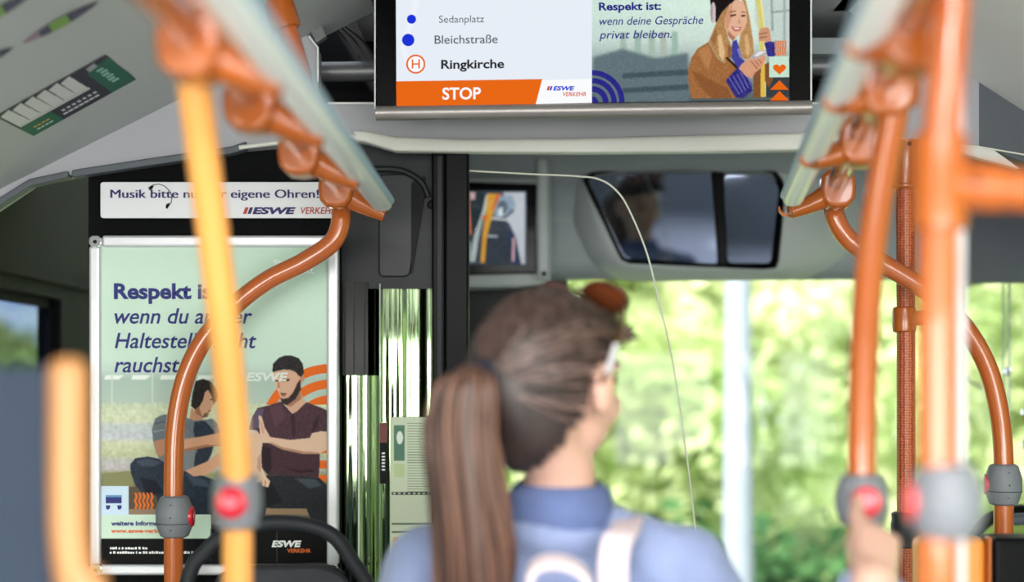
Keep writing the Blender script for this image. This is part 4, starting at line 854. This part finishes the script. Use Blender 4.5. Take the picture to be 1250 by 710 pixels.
# near left: slate panel with an orange tube
Dn = 1.12
t = thing('seat_divider', 'blurred slate panel with an orange edge tube at the bottom left corner', 'divider', at(40, 2880, Dn))
p0, p1 = at(-260, 450, Dn), at(66, 450, Dn)
obj('divider_panel', bx(p0.x, p1.x, Dn+.006, Dn+.022, .35, at(0, 447, Dn).z), mat('slate_blue_laminate', rgb(44, 54, 70), .6, spec=.15, vary=.12, vscale=6), t, bevel=.004)
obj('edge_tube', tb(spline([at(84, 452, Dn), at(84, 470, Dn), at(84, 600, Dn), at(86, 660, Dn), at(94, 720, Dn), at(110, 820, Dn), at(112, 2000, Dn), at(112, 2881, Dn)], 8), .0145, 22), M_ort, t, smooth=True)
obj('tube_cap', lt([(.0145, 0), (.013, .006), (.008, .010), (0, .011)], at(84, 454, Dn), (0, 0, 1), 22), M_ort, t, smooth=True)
# ticket validator at right
Dv = 2.2
t = thing('ticket_machine', 'boxy ticket machine with orange side and black front at the bottom right', 'ticket machine', at(1180, 1700, Dv))
a, b = at(1122, 656, Dv), at(1205, 656, Dv); c2 = at(1300, 655, Dv)
obj('orange_case', bx(a.x, b.x, Dv, Dv+.05, .95, a.z), mat('amber_orange_case', rgb(232, 150, 62), .35, coat=.3, vary=.06), t, bevel=.012, seg=3)
obj('case_edge', bx(at(1204, 0, Dv).x, at(1207.5, 0, Dv).x, Dv-.012, Dv+.01, .95, a.z+.002), M_orp, t, bevel=.001)
obj('black_front', bx(at(1207, 0, Dv).x, c2.x, Dv-.02, Dv+.06, .95, c2.z), M_black, t, bevel=.010, seg=3)
obj('stand', bx(b.x-.03, b.x+.03, Dv, Dv+.05, 0, .96), M_dkgrey, t, bevel=.005)
t = thing('steering_hoop', 'black curved hoop showing behind the ticket machine', 'hoop', at(1215, 690, 3.1))
obj('hoop_tube', tb(spline([at(1178, 690, 3.1), at(1188, 655, 3.1), at(1205, 635, 3.1), at(1225, 628, 3.1), at(1262, 628, 3.1), at(1290, 690, 3.1)]), .014, 18), M_black, t, smooth=True)
obj('hoop_stay', tb([at(1178, 690, 3.1), at(1176, 1250, 3.1)], .012, 14), M_black, t)
t = thing('grey_bar', 'short grey horizontal bar at the right picture edge by the curved pole', 'bar', at(1245, 633, 2.9))
obj('bar_tube', tb([at(1232, 634, 2.9), Vector((1.2, 2.9, at(0, 628, 2.9).z))], .012, 16), M_dgrey2, t, smooth=True)

# ================================================================== woman
A_ = math.radians(40); FW = Vector((math.sin(A_), math.cos(A_), -.08)).normalized(); RT = Vector((math.cos(A_), -math.sin(A_), 0)); UP = RT.cross(FW).normalized()
HC = Vector((.049, 1.75, 1.50)); AX = (FW, RT, UP)
H = lambda f, r, u: HC+FW*f+RT*r+UP*u
W = thing('person', 'woman with long brown ponytail and denim jacket pressing the red button, seen from behind', 'person', (.05, 1.79, 0))
M_skin = mat('skin', rgb(214, 170, 152), .5, bump=.05, bscale=300, vary=.06, vscale=12); M_skin.node_tree.nodes['Principled BSDF'].inputs['Subsurface Weight'].default_value = .08; M_skin.node_tree.nodes['Principled BSDF'].inputs['Subsurface Radius'].default_value = (.02, .008, .004)
M_denim = mat('denim', rgb(138, 152, 192), .8, bump=.35, bscale=500, vary=.22, vscale=14, sheen=.2)
M_denimd = mat('dark_denim', rgb(96, 112, 160), .8, bump=.35, bscale=500, vary=.22, vscale=20)
M_hair = mat('brown_hair', rgb(52, 38, 35), .45, bump=.5, bscale=90, stretch=(3, 1.2, .35), vary=.5, vscale=30, spec=.6)
M_hair2 = mat('brown_hair_lengths', rgb(98, 67, 54), .42, bump=.5, bscale=60, stretch=(3, 3, .15), vary=.5, vscale=34, spec=.6)
bm = bmesh.new()
ell(bm, H(-.012, 0, .022), (.092, .073, .086), AX, 28); ell(bm, H(.03, 0, -.03), (.056, .054, .062), AX); ell(bm, H(.055, 0, -.068), (.026, .024, .020), AX, 14)
ell(bm, H(.086, 0, -.012), (.020, .010, .016), AX, 12); limb(bm, [H(.076, 0, .02), H(.098, 0, -.014)], [.007, .009], 10)
for s in (1, -1):
    ell(bm, H(.05, s*.034, -.022), (.03, .024, .024), AX, 12); ell(bm, H(-.006, s*.080, -.004), (.018, .009, .031), AX, 14); ell(bm, H(.004, s*.074, -.026), (.010, .007, .012), AX, 10)
    ell(bm, H(.072, s*.03, .028), (.012, .018, .007), AX, 10)
SH_R, SH_L = Vector((.205, 1.775, 1.272)), Vector((-.105, 1.80, 1.27))
limb(bm, [H(-.022, 0, -.05), Vector((.058, 1.765, 1.40)), Vector((.052, 1.785, 1.32))], [.044, .0415, .055], 20)
CH = Vector((.05, 1.79, 1.18))
ell(bm, CH, (.148, .098, .15)); ell(bm, (.05, 1.80, 1.0), (.125, .088, .16)); ell(bm, (.05, 1.80, .86), (.155, .105, .12))
for s in (SH_R, SH_L): limb(bm, [Vector((.05, 1.785, 1.33)), s], [.045, .044], 14)
WR = at(1066, 712, 1.505); EL = Vector((.345, 1.62, 1.03))
limb(bm, [SH_R, EL, WR], [.048, .037, .024]); limb(bm, [SH_L, (-.15, 1.83, .99), (-.12, 1.74, .76)], [.048, .037, .024]); 
ell(bm, (-.115, 1.72, .70), (.022, .04, .05))
for q in range(4): limb(bm, [(-.10, 1.70+q*.018, .67), (-.10, 1.695+q*.018, .625), (-.085, 1.695+q*.018, .60)], [.009, .008, .0075], 10)
limb(bm, [(-.115, 1.70, .71), (-.10, 1.67, .68), (-.095, 1.665, .655)], [.012, .010, .009], 10)
for s in (-1, 1): limb(bm, [(.05+s*.085, 1.80, .84), (.05+s*.09, 1.79, .46), (.05+s*.095, 1.82, .09)], [.085, .055, .036], 16)
# right hand: index finger reaching up to the button, others curled
K = [at(1051, 652, 1.58), at(1064, 652, 1.575), at(1077, 656, 1.577), at(1088, 662, 1.582)]
for q, kk in enumerate(K): limb(bm, [WR+(kk-K[1])*.45, kk], [.013, .0105], 12)
limb(bm, [K[0], at(1045, 631, 1.612), at(1046, 616, 1.642), at(1047, 609, 1.652)], [.0102, .0088, .0080, .0074], 12)
for q in (1, 2, 3):
    e = K[q]+Vector((0, .036, .012-q*.003)); g = e+Vector((-.003, .012, -.024)); h_ = g+Vector((-.004, -.016, -.012))
    limb(bm, [K[q], e, g, h_], [.0100-q*.0005, .009-q*.0005, .0082-q*.0005, .0076-q*.0005], 12)
limb(bm, [WR+Vector((-.006, .014, .015)), at(1045, 678, 1.59), at(1042, 662, 1.618), at(1047, 650, 1.632)], [.012, .0105, .0095, .0085], 12)
o = obj('body', bm, M_skin, W); fuse(o, .0042, 3)
for s in (1, -1):
    obj('eye', (lambda b_: (ell(b_, H(.070, s*.030, .012), (.011, .012, .008), AX, 12), b_)[1])(bmesh.new()), mat('eye_%d' % (s+2), rgb(60, 44, 38), .2, vary=.1), W, smooth=True)
    obj('eyebrow', tb(spline([H(.078, s*.016, .032), H(.078, s*.032, .037), H(.064, s*.048, .031)]), .0028, 8), M_hair, W, smooth=True)
obj('lips', tb(spline([H(.072, -.022, -.046), H(.084, -.008, -.044), H(.084, .008, -.044), H(.072, .022, -.046)]), .0052, 10), mat('lips', rgb(190, 104, 98), .4, vary=.08), W, smooth=True)
# hair cap
M_str = attr_mat('hair_strand_tones', 0, .42); M_str.node_tree.nodes['Principled BSDF'].inputs['Specular IOR Level'].default_value = .5
def strands(name, items, pal, parent):
    bm = bmesh.new(); cols = []
    for pts, rs in items:
        n0 = len(bm.verts); tube(bm, pts, rs, 4, caps=False); c = np.array(random.choice(pal))*random.uniform(.85, 1.15); cols += [tuple(s2l(c))+(1,)]*(len(bm.verts)-n0)
    o = obj(name, bm, M_str, parent, smooth=True, autosmooth=0); a_ = o.data.color_attributes.new('print', 'FLOAT_COLOR', 'POINT'); a_.data.foreach_set('color', np.array(cols).ravel()); o['kind'] = 'stuff'; return o
hairline = lambda f: -.116 if f < -.052 else (-.116+(f+.052)/.030*.140 if f < -.022 else .024+(f+.022)*.40)
bm = bmesh.new(); ell(bm, (0, 0, 0), (1, 1, 1), None, 56)
bmesh.ops.subdivide_edges(bm, edges=bm.edges[:], cuts=1)
rm = []
for v in bm.verts:
    n_ = v.co.normalized(); f, r, u = n_.x*.104-.012, n_.y*.084, n_.z*.104+.009
    # line of the hair from nape over the ear to the forehead
    th = hairline(f)
    if u < 0: u *= 1+.22*min(1, max(0, (.02-f)/.05))
    if u < th-.004: rm.append(v)
    tw = noise.noise(Vector((f*20, r*40, u*14)))*.0022
    k_ = 1+tw/.09
    if f < -.03: k_ *= 1+.06*max(0, 1-abs(u+.01)/.06)*max(0, 1-abs(r)/.05)
    v.co = H(f*k_, r*k_, u*k_)
bmesh.ops.delete(bm, geom=rm, context='VERTS')
o = obj('hair', bm, M_hair, W, smooth=True, autosmooth=0)
md = o.modifiers.new('thick', 'SOLIDIFY'); md.thickness = .011; md.offset = -1
# combed strands running back to the tie
TIE = at(590, 462, 1.655)
ST = []
for q in range(900):
    u0 = random.uniform(0, math.pi*2); 
    f0, r0, z0 = random.uniform(-.05, .085), random.uniform(-1, 1), 0
    s = random.choice((-1, 1))
    ph = random.uniform(-.5, math.pi/2+.4)
    pts = []
    st = Vector((f0, math.cos(ph)*.083*s, math.sin(ph)*.102))
    th = hairline(f0)
    if st.z+.009 < th+.006: continue
    en = (TIE-HC); en = Vector((en.dot(FW), en.dot(RT), en.dot(UP)))+Vector((0, random.uniform(-.012, .012), random.uniform(-.012, .012)))
    for k in range(9):
        tt = k/8; p = st.lerp(en, tt); e_ = Vector(((p.x+.012)/.104, p.y/.084, (p.z-.009)/.104)); L_ = e_.length or 1
        if L_ < 1.01+.02*random.random()*0: p = Vector((e_.x/L_*.1055-.012, e_.y/L_*.0855, e_.z/L_*.1055+.009)); p.z *= 1+(.22*min(1, max(0, (.02-p.x)/.05)) if p.z < 0 else 0)
        pts.append(H(*p))
    ST.append((pts, [.0018]*8+[.0012]))
strands('hair_strands', ST, [(58, 42, 38), (40, 29, 27), (76, 56, 50), (112, 90, 84), (48, 36, 33)], W)
obj('hair_tie', lt([(.012, -.010), (.020, -.008), (.022, 0), (.020, .008), (.012, .010)], TIE+Vector((-.002, .003, .001)), (FW*-1+Vector((0, 0, .1))), 20), mat('navy_hair_tie', rgb(34, 36, 52), .6, bump=.4, bscale=200, vary=.2), W, smooth=True)
obj('hair_tie_bead', lt([(.001, -.005), (.004, -.003), (.005, 0), (.004, .003), (.001, .005)], at(577, 457, 1.63), (0, 0, 1), 12), M_white, W, smooth=True)
# ponytail: dense core and loose strands
axis = spline([TIE+Vector((.004, .0, .0)), at(574, 458, 1.645), at(566, 480, 1.64), at(563, 530, 1.645), at(568, 600, 1.65), at(576, 680, 1.66), at(580, 760, 1.67), at(580, 860, 1.69), at(578, 940, 1.71)], 8)
n = len(axis); rad = [np.interp(k/(n-1), [0, .1, .22, .4, .6, .8, 1], [.012, .020, .031, .038, .041, .034, .010]) for k in range(n)]
bm = bmesh.new(); tube(bm, axis, [r_*.86 for r_ in rad], 24, flat=.7); obj('ponytail', bm, M_hair2, W, smooth=True)
for v in (): pass
ST = []
for q in range(420):
    a0 = random.uniform(0, 2*math.pi); rr = random.uniform(.72, 1.12); tw = random.uniform(-.5, .5); ph = random.uniform(0, 6); pts = []
    for k in range(0, n, 2):
        s = k/(n-1); a = a0+tw*s; wv = 1+.10*math.sin(s*9+ph)*s+.16*math.sin(s*16+a0*.7)*s
        pts.append(axis[k]+Vector((math.cos(a)*rad[k]*rr*wv, math.sin(a)*rad[k]*.72*rr, 0)))
    m_ = len(pts); ST.append((pts, [.0024*(1-.6*i_/(m_-1)) for i_ in range(m_)]))
strands('ponytail_strands', ST, [(96, 66, 54), (70, 47, 40), (46, 31, 28), (132, 98, 82), (110, 74, 56)], W)
# jacket
bm = bmesh.new(); ell(bm, CH+Vector((0, .002, -.005)), (.160, .108, .162)); ell(bm, (.05, 1.80, 1.0), (.142, .102, .19)); ell(bm, (.05, 1.80, .88), (.165, .115, .11))
for s in (SH_R, SH_L): limb(bm, [Vector((.05, 1.785, 1.322)), s+Vector((0, 0, .008))], [.050, .052], 16)
ell(bm, (.055, 1.79, 1.32), (.078, .082, .055)); limb(bm, [SH_R+Vector((.004, 0, .004)), EL, EL.lerp(WR, .5), EL.lerp(WR, .90)], [.056, .045, .038, .032]); limb(bm, [SH_L, (-.15, 1.83, .99), (-.122, 1.75, .79)], [.056, .045, .033])
o = obj('jacket', bm, M_denim, W); fuse(o, .006, 5)
o.modifiers.new('folds', 'DISPLACE'); tx = bpy.data.textures.new('folds', 'CLOUDS'); tx.noise_scale = .07; o.modifiers['folds'].texture = tx; o.modifiers['folds'].strength = .012; o.modifiers['folds'].mid_level = .5
ca = Vector((.058, 1.780, 1.360)); cax = (Vector((.02, -.06, 1))).normalized(); cu = cax.cross(Vector((0, 1, 0))).normalized(); cw = cax.cross(cu)
def ringc(r1, r2, h): return [ca+cax*h+cu*math.cos(2*math.pi*k/40)*r1-cw*math.sin(2*math.pi*k/40)*r2 for k in range(40)]
loft([ringc(.062, .062, -.03), ringc(.058, .060, .0), ringc(.053, .056, .022), ringc(.050, .053, .024), ringc(.054, .056, -.02)], M_denimd, 'collar', W, False)
loft([ringc(.053, .056, .022), ringc(.059, .062, .018), ringc(.066, .067, -.004), ringc(.071, .070, -.024), ringc(.066, .066, -.028), ringc(.058, .06, .008)], M_denimd, 'collar_fold', W, False)
cv0 = EL.lerp(WR, .84); cvd = (WR-EL).normalized()
obj('sleeve_cuff', lt([(.030, -.022), (.0345, -.02), (.034, .018), (.031, .021), (.028, .02)], EL.lerp(WR, .93), cvd, 28), M_denim, W, smooth=True)
M_strap = mat('pale_pink_webbing', rgb(226, 208, 212), .7, bump=.3, bscale=500, vary=.05)
def ribbon(pts, w, th, nm, m, wd):
    P = spline([Vector(p) for p in pts], 8); bm = bmesh.new(); R = []
    wd = Vector(wd).normalized()
    for i, p in enumerate(P):
        t_ = (P[min(i+1, len(P)-1)]-P[max(i-1, 0)]).normalized(); sdv = (wd-t_*wd.dot(t_)).normalized(); nn = t_.cross(sdv)
        R.append([bm.verts.new(p+sdv*a*w/2+nn*b*th/2) for a, b in ((-1, -1), (1, -1), (1, 1), (-1, 1))])
    for i in range(len(R)-1):
        for k in range(4): bm.faces.new((R[i][k], R[i][(k+1) % 4], R[i+1][(k+1) % 4], R[i+1][k]))
    bm.faces.new(R[0]); bm.faces.new(R[-1][::-1]); return obj(nm, bm, m, BP, smooth=True, bevel=.001)
BP = thing('backpack', 'pale pink backpack with loop handle worn over the denim jacket', 'backpack', (.05, 1.62, .9))
ribbon([at(752, 760, 1.665), at(748, 700, 1.665), at(752, 664, 1.675), at(762, 648, 1.70), (.142, 1.775, 1.338), (.15, 1.84, 1.31), (.14, 1.90, 1.22)], .034, .007, 'shoulder_strap', M_strap, (1, 0, .1))
ribbon([at(575, 780, 1.665), at(560, 700, 1.665), at(548, 664, 1.70), (-.06, 1.785, 1.335), (-.065, 1.85, 1.30), (-.05, 1.90, 1.22)], .034, .007, 'shoulder_strap', M_strap, (1, 0, -.1))
ribbon([at(722, 740, 1.60), at(716, 705, 1.60), at(694, 688, 1.60), at(664, 686, 1.60), at(648, 700, 1.60), at(644, 740, 1.60)], .028, .007, 'loop_handle', M_strap, (0, 1, .3))
bm = bmesh.new(); box(bm, -.08, .18, 1.50, 1.665, .82, at(0, 735, 1.6).z); obj('bag_body', bm, mat('pink_bag_cloth', rgb(206, 186, 190), .7, bump=.3, bscale=300, vary=.06), BP, bevel=.05, seg=5)
# trousers and shoes (below the frame)
bm = bmesh.new(); ell(bm, (.05, 1.80, .85), (.162, .112, .11))
for s in (-1, 1): limb(bm, [(.05+s*.085, 1.80, .83), (.05+s*.09, 1.79, .46), (.05+s*.095, 1.82, .10)], [.092, .064, .05], 16)
o = obj('trousers', bm, mat('dark_trousers', rgb(46, 50, 62), .8, bump=.3, bscale=400, vary=.1), W); fuse(o, .009, 3)
for s in (-1, 1):
    bm = bmesh.new(); ell(bm, (.05+s*.095, 1.87, .045), (.045, .13, .045)); ell(bm, (.05+s*.095, 1.82, .07), (.042, .055, .06)); o = obj('shoe', bm, mat('shoe_%d' % (s+2), rgb(220, 220, 216), .6, vary=.05), W); fuse(o, .008, 2)
# sunglasses pushed up on the head
t = thing('sunglasses', 'tortoiseshell sunglasses pushed up on top of the brown hair', 'sunglasses', H(.05, 0, .125))
M_tor = mat('tortoiseshell', rgb(96, 44, 26), .2, coat=.6, vary=.6, vscale=60)
M_lens = mat('amber_lens', rgb(110, 56, 30), .1, coat=.8, vary=.1)
for s in (1, -1):
    c = H(.046, s*.036, .110); nx = (UP*.75+FW*.66).normalized(); ny = RT; nz = nx.cross(ny)
    bm = bmesh.new(); ell(bm, c, (.027, .003, .021), (ny, nx, nz), 20); obj('lens', bm, M_lens, t, smooth=True)
    bm = bmesh.new(); rg = [c+ny*math.cos(a)*.029+nz*math.sin(a)*.023 for a in [2*math.pi*k/28 for k in range(29)]]; tube(bm, rg, .0032, 8); obj('rim', bm, M_tor, t, smooth=True)
    obj('temple_arm', tb(spline([H(.040, s*.066, .098), H(.026, s*.079, .080), H(.006, s*.0865, .055), H(-.010, s*.088, .025), H(-.022, s*.087, .0)]), .0028, 10, flat=1.6), M_tor, t, smooth=True)
obj('bridge', tb([H(.052, -.012, .121), H(.052, .012, .121)], .003, 8), M_tor, t)
obj('arm_glint', tb(spline([H(-.001, .0895, .046), H(-.009, .091, .030), H(-.017, .0905, .012)]), .0042, 10), mat('painted_arm_glint', rgb(206, 202, 206), .4, vary=.05), t, smooth=True)  # pale rod standing in for the glint on the temple arm

# ================================================================== outside: ground, post, trees
M_gr = mat('grass_verge', rgb(120, 140, 84), .9, bump=.3, bscale=20, vary=.4, vscale=3)
M_road = mat('asphalt', rgb(110, 112, 114), .9, bump=.3, bscale=60, vary=.2, vscale=10)
g = obj('grass_verge', bx(-40, 40, -30, 60, -.50, -.40), M_gr); g['kind'] = 'structure'
g = obj('road', bx(-3.2, 3.2, -30, 6.2, -.42, -.36), M_road); g['kind'] = 'structure'
t = thing('lamp_post', 'pale grey blurred street post standing in front of the trees', 'post', at(901, 1230, 6.5))
obj('post_shaft', lt([(.075, 0), (.075, .5), (.068, 1.2), (.052, 2.6), (.045, 5)], Vector((at(901, 0, 6.5).x, 6.5, -.42)), (0, 0, 1), 22), mat('galvanised_steel', rgb(150, 158, 174), .5, vary=.08), t, smooth=True)
obj('post_foot', lt([(.11, 0), (.11, .55), (.09, .62), (.076, .64)], Vector((at(903, 0, 6.5).x, 6.5, -.42)), (0, 0, 1), 22), MATS['galvanised_steel'], t, smooth=True)
def leafmat(name, c, c2, tr):
    m = bpy.data.materials.new(name); m.use_nodes = True; nt = m.node_tree; nt.nodes.remove(nt.nodes['Principled BSDF'])
    d_ = nt.nodes.new('ShaderNodeBsdfDiffuse'); t_ = nt.nodes.new('ShaderNodeBsdfTranslucent'); mx = nt.nodes.new('ShaderNodeMixShader'); mx.inputs[0].default_value = tr
    tc = nt.nodes.new('ShaderNodeTexCoord'); n = nt.nodes.new('ShaderNodeTexNoise'); n.inputs['Scale'].default_value = 1.3; nt.links.new(tc.outputs['Object'], n.inputs['Vector'])
    cr = nt.nodes.new('ShaderNodeValToRGB'); cr.color_ramp.elements[0].position = .4; cr.color_ramp.elements[1].position = .62; cr.color_ramp.elements[0].color = c2; cr.color_ramp.elements[1].color = c
    nt.links.new(n.outputs['Fac'], cr.inputs[0]); nt.links.new(cr.outputs[0], d_.inputs[0]); nt.links.new(cr.outputs[0], t_.inputs[0])
    nt.links.new(d_.outputs[0], mx.inputs[1]); nt.links.new(t_.outputs[0], mx.inputs[2]); nt.links.new(mx.outputs[0], nt.nodes['Material Output'].inputs[0]); return m
M_leaf = leafmat('spring_leaves', rgb(241, 243, 212), rgb(188, 208, 146), .5); M_leafd = leafmat('dark_leaves', rgb(84, 122, 76), rgb(52, 84, 56), .3)  # dark green foliage for the shrubs and distant trees
M_bark = mat('bark', rgb(90, 78, 64), .9, bump=.5, bscale=20, vary=.3)
def crown_mesh(name, n, R, leaf, m, clumps=60):
    cl = []
    while len(cl) < clumps:
        p = np.random.uniform(-1, 1, 3)
        if .3 < np.linalg.norm(p) < 1: cl.append(p*np.array(R))
    cl = np.array(cl); ci = np.random.randint(0, clumps, n); c = cl[ci]+np.clip(np.random.randn(n, 3)*.2, -.38, .38)
    a = np.random.randn(n, 3); a /= np.linalg.norm(a, axis=1)[:, None]; b = np.random.randn(n, 3); b -= a*(a*b).sum(1)[:, None]; b /= np.linalg.norm(b, axis=1)[:, None]
    s = (leaf*np.random.uniform(.6, 1.3, n))[:, None]
    v = np.stack([c-a*s, c+b*s*.55, c+a*s, c-b*s*.55], 1).reshape(-1, 3)
    me = bpy.data.meshes.new(name); me.vertices.add(4*n); me.vertices.foreach_set('co', v.ravel()); me.loops.add(4*n); me.loops.foreach_set('vertex_index', np.arange(4*n, dtype=np.int32))
    me.polygons.add(n); me.polygons.foreach_set('loop_start', (np.arange(n)*4).astype(np.int32)); me.update(); me.materials.append(m); return me
CM = [crown_mesh('crown_a', 12000, (1.5, 1.2, 1.9), .085, M_leaf, 90), crown_mesh('crown_b', 12000, (1.4, 1.2, 2.1), .09, M_leaf, 90), crown_mesh('shrub', 3000, (.8, .6, .5), .07, M_leafd, 30), crown_mesh('crown_dark', 6000, (2.4, 1.6, 1.3), .12, M_leafd)]
bm = bmesh.new(); tube(bm, [(0, 0, -2.2), (.03, 0, -1), (0, .05, 0), (-.04, 0, 1.2)], [.09, .07, .05, .02], 10)
for q in range(5):
    a = q*1.3; tube(bm, [(0, 0, -.8+q*.35), (math.cos(a)*.6, math.sin(a)*.5, -.1+q*.35)], [.035, .01], 6)
bmesh.ops.recalc_face_normals(bm, faces=bm.faces[:]); TM = bpy.data.meshes.new('trunk'); bm.to_mesh(TM); bm.free(); TM.materials.append(M_bark)
def tree(x, y, z, k, s, label, group):
    t = thing('leafy_tree', label, 'tree', (x, y, -.4), group)
    for nm, me, kk in (('crown', CM[k], 1), ('trunk', TM, 1)):
        o = bpy.data.objects.new(nm, me); o['wloc'] = (0, 0, 0); C.objects.link(o); o.parent = t; o.location = (0, 0, z+.4); o.scale = (s, s, s); o.rotation_euler = (0, 0, random.choice((0, math.pi)) if nm == 'crown' else 0)
    return t
NEAR = ('pale leafy tree left of the pale street post', 'pale leafy tree right of the pale street post', 'pale leafy tree behind the dimpled pole')
for i_, x in enumerate((.8, 4.2, 7.6)): tree(x, (10.2, 10.8, 10.3, 10.9)[i_], 1.8, i_ % 2, .9, NEAR[i_], 'nearer trees beyond the windscreen')
FAR = ('farther pale tree behind the clear driver screen edge', 'farther pale tree behind the bowed pole', 'farther pale tree behind the curved pole on the right')
for i_, x in enumerate((0.0, 5.6, 11.2)): tree(x, (15.0, 15.6, 14.9, 15.5)[i_], 2.4, (i_+1) % 2, 1.45, FAR[i_], 'farther trees beyond the windscreen')
BACK = ('most distant pale tree behind the ponytail and neck', 'most distant pale tree behind the dimpled pole', 'most distant pale tree far right beyond the glass door')
for i_, x in enumerate((-1.5, 5.7, 12.9)): tree(x, 21, 3.2, i_ % 2, 1.9, BACK[i_], 'backmost trees beyond the windscreen')
for i_, y in enumerate((-8, -3.6, .8, 5.2)): tree(-6.4, y, 2.0, i_ % 2, 1.15, 'leafy tree along the left side of the road', 'trees left of the bus'); tree(6.4, y, 2.0, (i_+1) % 2, 1.15, 'leafy tree along the right side of the road', 'trees right of the bus')
for i_, y in enumerate((-12, -6, 0, 6)): tree(-11.5, y, 2.8, i_ % 2, 1.55, 'farther leafy tree standing well left of the road', 'farther trees left of the bus'); tree(11.5, y-1, 2.8, (i_+1) % 2, 1.55, 'farther leafy tree standing well right of the road', 'farther trees right of the bus')
tree(-8.9, 27, 1.3, 3, 1.0, 'dark distant tree seen through the left cab window', None); tree(-13.2, 33, 1.5, 3, 1.1, 'second dark distant tree at the left picture edge behind tinted glass', None)
for i_, (x, y) in enumerate(((1.15, 8.0), (3.6, 8.0))):
    t = thing('shrub', ('dark green shrub low right of the pale street post', 'dark green shrub low behind the pressed button pole', 'dark green shrub low behind the denim shoulder')[i_], 'shrub', (x, y, -.4))
    o = bpy.data.objects.new('foliage', CM[2]); o['wloc'] = (0, 0, 0); C.objects.link(o); o.parent = t; o.location = (0, 0, .45); o.rotation_euler = (0, 0, i_*2.0)
for m in list(bpy.data.objects):
    if 'wloc' in m.keys(): del m['wloc']
